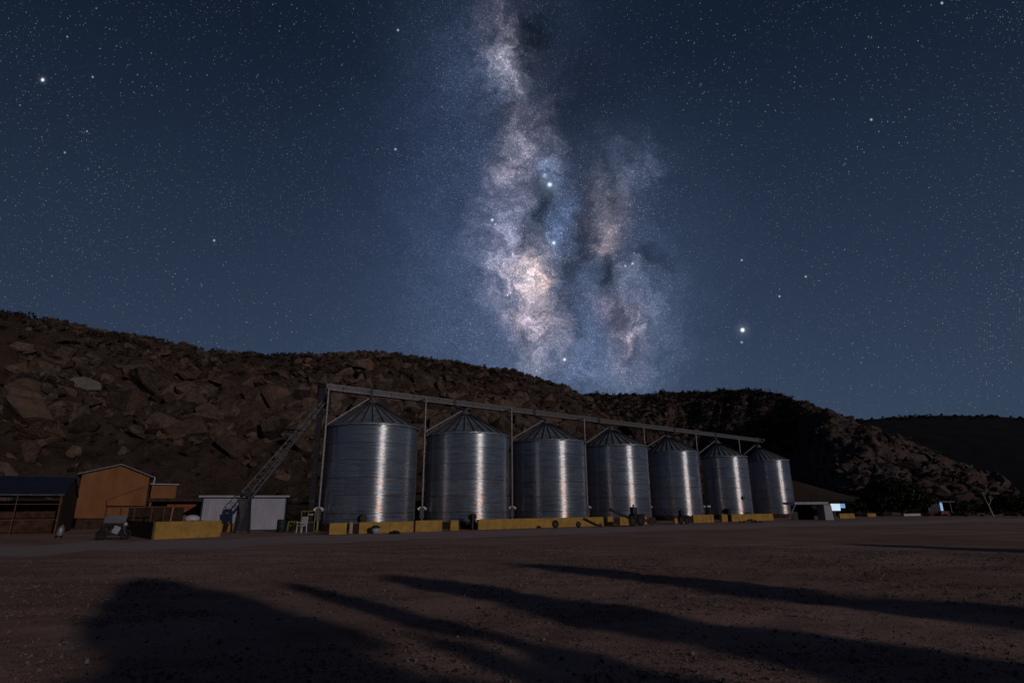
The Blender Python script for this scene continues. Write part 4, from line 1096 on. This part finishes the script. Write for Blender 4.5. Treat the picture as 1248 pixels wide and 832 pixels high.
# lens vignette put into the sky colour: darker towards both flanks
az = t.m('ABSOLUTE', t.m('SUBTRACT', t.m('ARCTAN2', DX, DY), .05)); base = t.vm('SCALE', base, scale=t.mr(az, .1, .95, 1.0, .68))
W_ = (.10, .115, .165); P_ = (.20, .155, .165); B_ = (.075, .10, .17); PE = (.50, .36, .29)
g_ = None; halo = None
for a_ in [(590, 60, 90, 90, (.018, .027, .048)), (570, 250, 110, 190, (.017, .027, .058)), (620, 390, 130, 120, (.030, .040, .072)), (745, 330, 110, 150, (.024, .035, .062)), (650, 250, 80, 260, (.016, .020, .034))]:
    halo = blob(halo, *a_)
for a_ in [
           (627, 78, 20, 34, (.28, .26, .31)), (605, 112, 28, 36, (.055, .065, .10)), (612, 20, 30, 30, (.05, .04, .05)), (640, 165, 24, 40, (.12, .105, .135)), (628, 200, 22, 45, (.11, .095, .11)),
           (612, 262, 26, 50, (.085, .08, .105)), (626, 330, 28, 45, (.22, .20, .25)), (655, 338, 24, 34, PE), (670, 352, 8, 12, (.34, .19, .11)), (646, 385, 24, 32, (.25, .19, .21)), (664, 410, 18, 26, (.20, .14, .12)), (652, 440, 26, 24, (.09, .085, .10)),
           (676, 160, 14, 40, (.055, .05, .06)), (664, 208, 14, 22, (.09, .12, .20)), (678, 275, 16, 40, (.04, .065, .13)), (700, 400, 30, 60, (.028, .042, .08)),
           (731, 275, 26, 32, (.16, .115, .105)), (733, 290, 12, 16, (.10, .06, .05)), (733, 225, 30, 30, (.065, .055, .06)), (770, 195, 32, 28, (.040, .048, .075)), (762, 328, 14, 14, (.10, .10, .13)), (742, 370, 26, 20, (.085, .06, .07)), (766, 405, 20, 36, (.17, .115, .115)), (790, 390, 36, 60, (.035, .045, .07)), (735, 445, 50, 26, (.045, .055, .09))]:
    g_ = blob(g_, *a_)
l_ = None
for a_ in [(652, 45, 24, 46, .85), (625, 138, 22, 20, .6), (655, 245, 12, 40, .75), (598, 150, 24, 22, .4), (702, 300, 12, 80, .75), (712, 250, 10, 40, .5), (640, 290, 6, 30, .5), (636, 395, 8, 30, .45), (742, 330, 16, 22, .85), (752, 380, 9, 26, .6), (790, 315, 34, 10, .6, -20), (690, 385, 14, 30, .6), (700, 120, 60, 90, .5), (664, 385, 9, 14, .5), (745, 235, 10, 22, .35)]:
    l_ = lane(l_, *a_)
cl = t.noise(t.vm('ADD', wp, (1.3, 4.4, 0)), 2.6, 8, .62, .4)
cf = t.noise(t.vm('ADD', wp, (5.3, 2.4, 0)), 7.5, 6, .7)
ridge = t.m('ABSOLUTE', t.m('SUBTRACT', t.noise(t.vm('ADD', wp, (2.2, 6.1, 0)), 3.4, 7, .6, .6), .5))
tex = t.m('MULTIPLY', t.m('MULTIPLY', t.mr(cl, .34, .64, .28, 1.65), t.mr(cf, .3, .7, .55, 1.5)), t.mr(ridge, 0, .08, .55, 1.1))
gr = t.noise(dirn, 330, 2, .9)
tex = t.m('MULTIPLY', tex, t.mr(gr, .36, .70, .78, 1.4))
htex = t.m('MULTIPLY', t.mr(cl, .3, .7, .65, 1.25), t.mr(gr, .36, .70, .55, 1.7))
mw = t.vm('SCALE', g_, scale=t.m('MULTIPLY', t.m('MULTIPLY', l_, tex), front))
mw = t.vm('ADD', t.vm('SCALE', mw, scale=.95), t.vm('SCALE', halo, scale=t.m('MULTIPLY', t.m('MULTIPLY', l_, htex), t.m('MULTIPLY', front, .72))))
dark = t.m('SUBTRACT', 1, t.m('MULTIPLY', t.m('MULTIPLY', t.m('SUBTRACT', 1, l_), .55), front))
col = t.vm('ADD', t.vm('SCALE', base, scale=dark), mw)
# stars
lum = t.m('ADD', t.vm('DOT_PRODUCT', mw, (6.0, 6.0, 6.0)), t.mr(t.noise(dirn, 5, 5, .7), .42, .75, -.55, .55))
def stars(scale, rad, frac, bright, powr, boost):
    v = t.n('ShaderNodeTexVoronoi', feature='F1'); t.put(v.inputs['Vector'], dirn); v.inputs['Scale'].default_value = scale
    sc = t.n('ShaderNodeSeparateColor'); t.put(sc.inputs[0], v.outputs['Color'])
    I = t.m('POWER', t.mr(v.outputs['Distance'], 0, rad*scale, 1, 0), 1.6)
    on = t.mr(sc.outputs[0], t.m('SUBTRACT', 1-frac, t.m('MULTIPLY', t.m('MINIMUM', lum, 1.0), boost)), 1.0, 0, 1)
    b = t.m('MULTIPLY', I, t.m('MULTIPLY', t.m('POWER', on, powr), t.m('MULTIPLY', t.m('ADD', 1, t.m('MAXIMUM', lum, 0)), bright)))
    tint = t.mix(sc.outputs[1], (.72, .88, 1.2), (1.0, .96, .95))
    return t.vm('SCALE', tint, scale=b)
up_ok = t.m('GREATER_THAN', DZ, 0)
for a_ in ((55, .0013, .20, .9, 3.5, .2), (140, .00095, .26, .50, 3.2, .55), (280, .00078, .36, .34, 2.3, .62), (450, .00072, .46, .42, 1.7, .54)):
    col = t.vm('ADD', col, t.vm('SCALE', stars(*a_), scale=up_ok))
# named bright points
def point(px, py, s, I, c, halo=0):
    global col
    v = t.vm('SUBTRACT', uv, pos(px, py)); r2 = t.vm('DOT_PRODUCT', v, v)
    g1 = t.m('MULTIPLY', t.m('EXPONENT', t.m('MULTIPLY', r2, -10000/(s*s*.55))), I)
    if halo: g1 = t.m('ADD', g1, t.m('MULTIPLY', t.m('EXPONENT', t.m('MULTIPLY', r2, -10000/(halo*halo))), .06))
    col = t.vm('ADD', col, t.vm('SCALE', c, scale=t.m('MULTIPLY', g1, front)))
for a_ in [(905, 402, 2.4, 2.2, (.85, .92, 1), 7), (904, 417, 1.5, .6, (.6, .75, 1)), (52, 97.5, 2.0, 1.6, (.9, .95, 1), 4), (113, 94, 1.3, .6, (.6, .8, 1)), (261, 293, 1.5, .6, (.75, .85, 1)), (670, 225, 3.0, 1.3, (.7, .85, 1), 12), (675, 296, 2.2, 1.2, (.7, .85, 1), 6),
           (664, 214, 3, .35, (.6, .75, 1), 9), (600, 268, 1.9, .9, (.7, .88, 1)), (604, 273, 1.3, .6, (.7, .88, 1)), (688, 438, 1.8, 1.2, (.8, .9, 1), 4), (771, 321, 1.6, .7, (.8, .85, 1)), (762, 324, 1.4, .6, (.8, .85, 1)), (950, 361, 1.2, .7, (.8, .9, 1)), (1062, 146, 1.5, .7, (.7, .85, 1)),
           (982, 337, 1.3, .6, (.9, .9, 1)), (904, 317, 1.2, .6, (.9, .9, 1)), (79, 186, 1.3, .5, (.7, .8, 1)), (482, 182, 1.5, .6, (.7, .85, 1)), (485, 37, 1.5, .6, (.7, .85, 1)), (1148, 4, 1.6, .8, (.8, .8, 1)), (82, 45, 1.1, .5, (.8, .8, 1)), (106, 160, 1.1, .5, (.8, .8, 1))]:
    point(*a_)
t.put(bg.inputs['Color'], col); bg.inputs['Strength'].default_value = 1.0
nt.links.new(bg.outputs[0], out.inputs[0])
try: W.cycles.sampling_method = 'MANUAL'; W.cycles.sample_map_resolution = 512
except Exception: pass

S.cycles.glossy_bounces = 1
vs_ = S.view_settings; vs_.view_transform = 'Standard'; vs_.look = 'None'; vs_.exposure = 0; vs_.gamma = 1; vs_.use_curve_mapping = False
S.render.resolution_x = 1024; S.render.resolution_y = 682
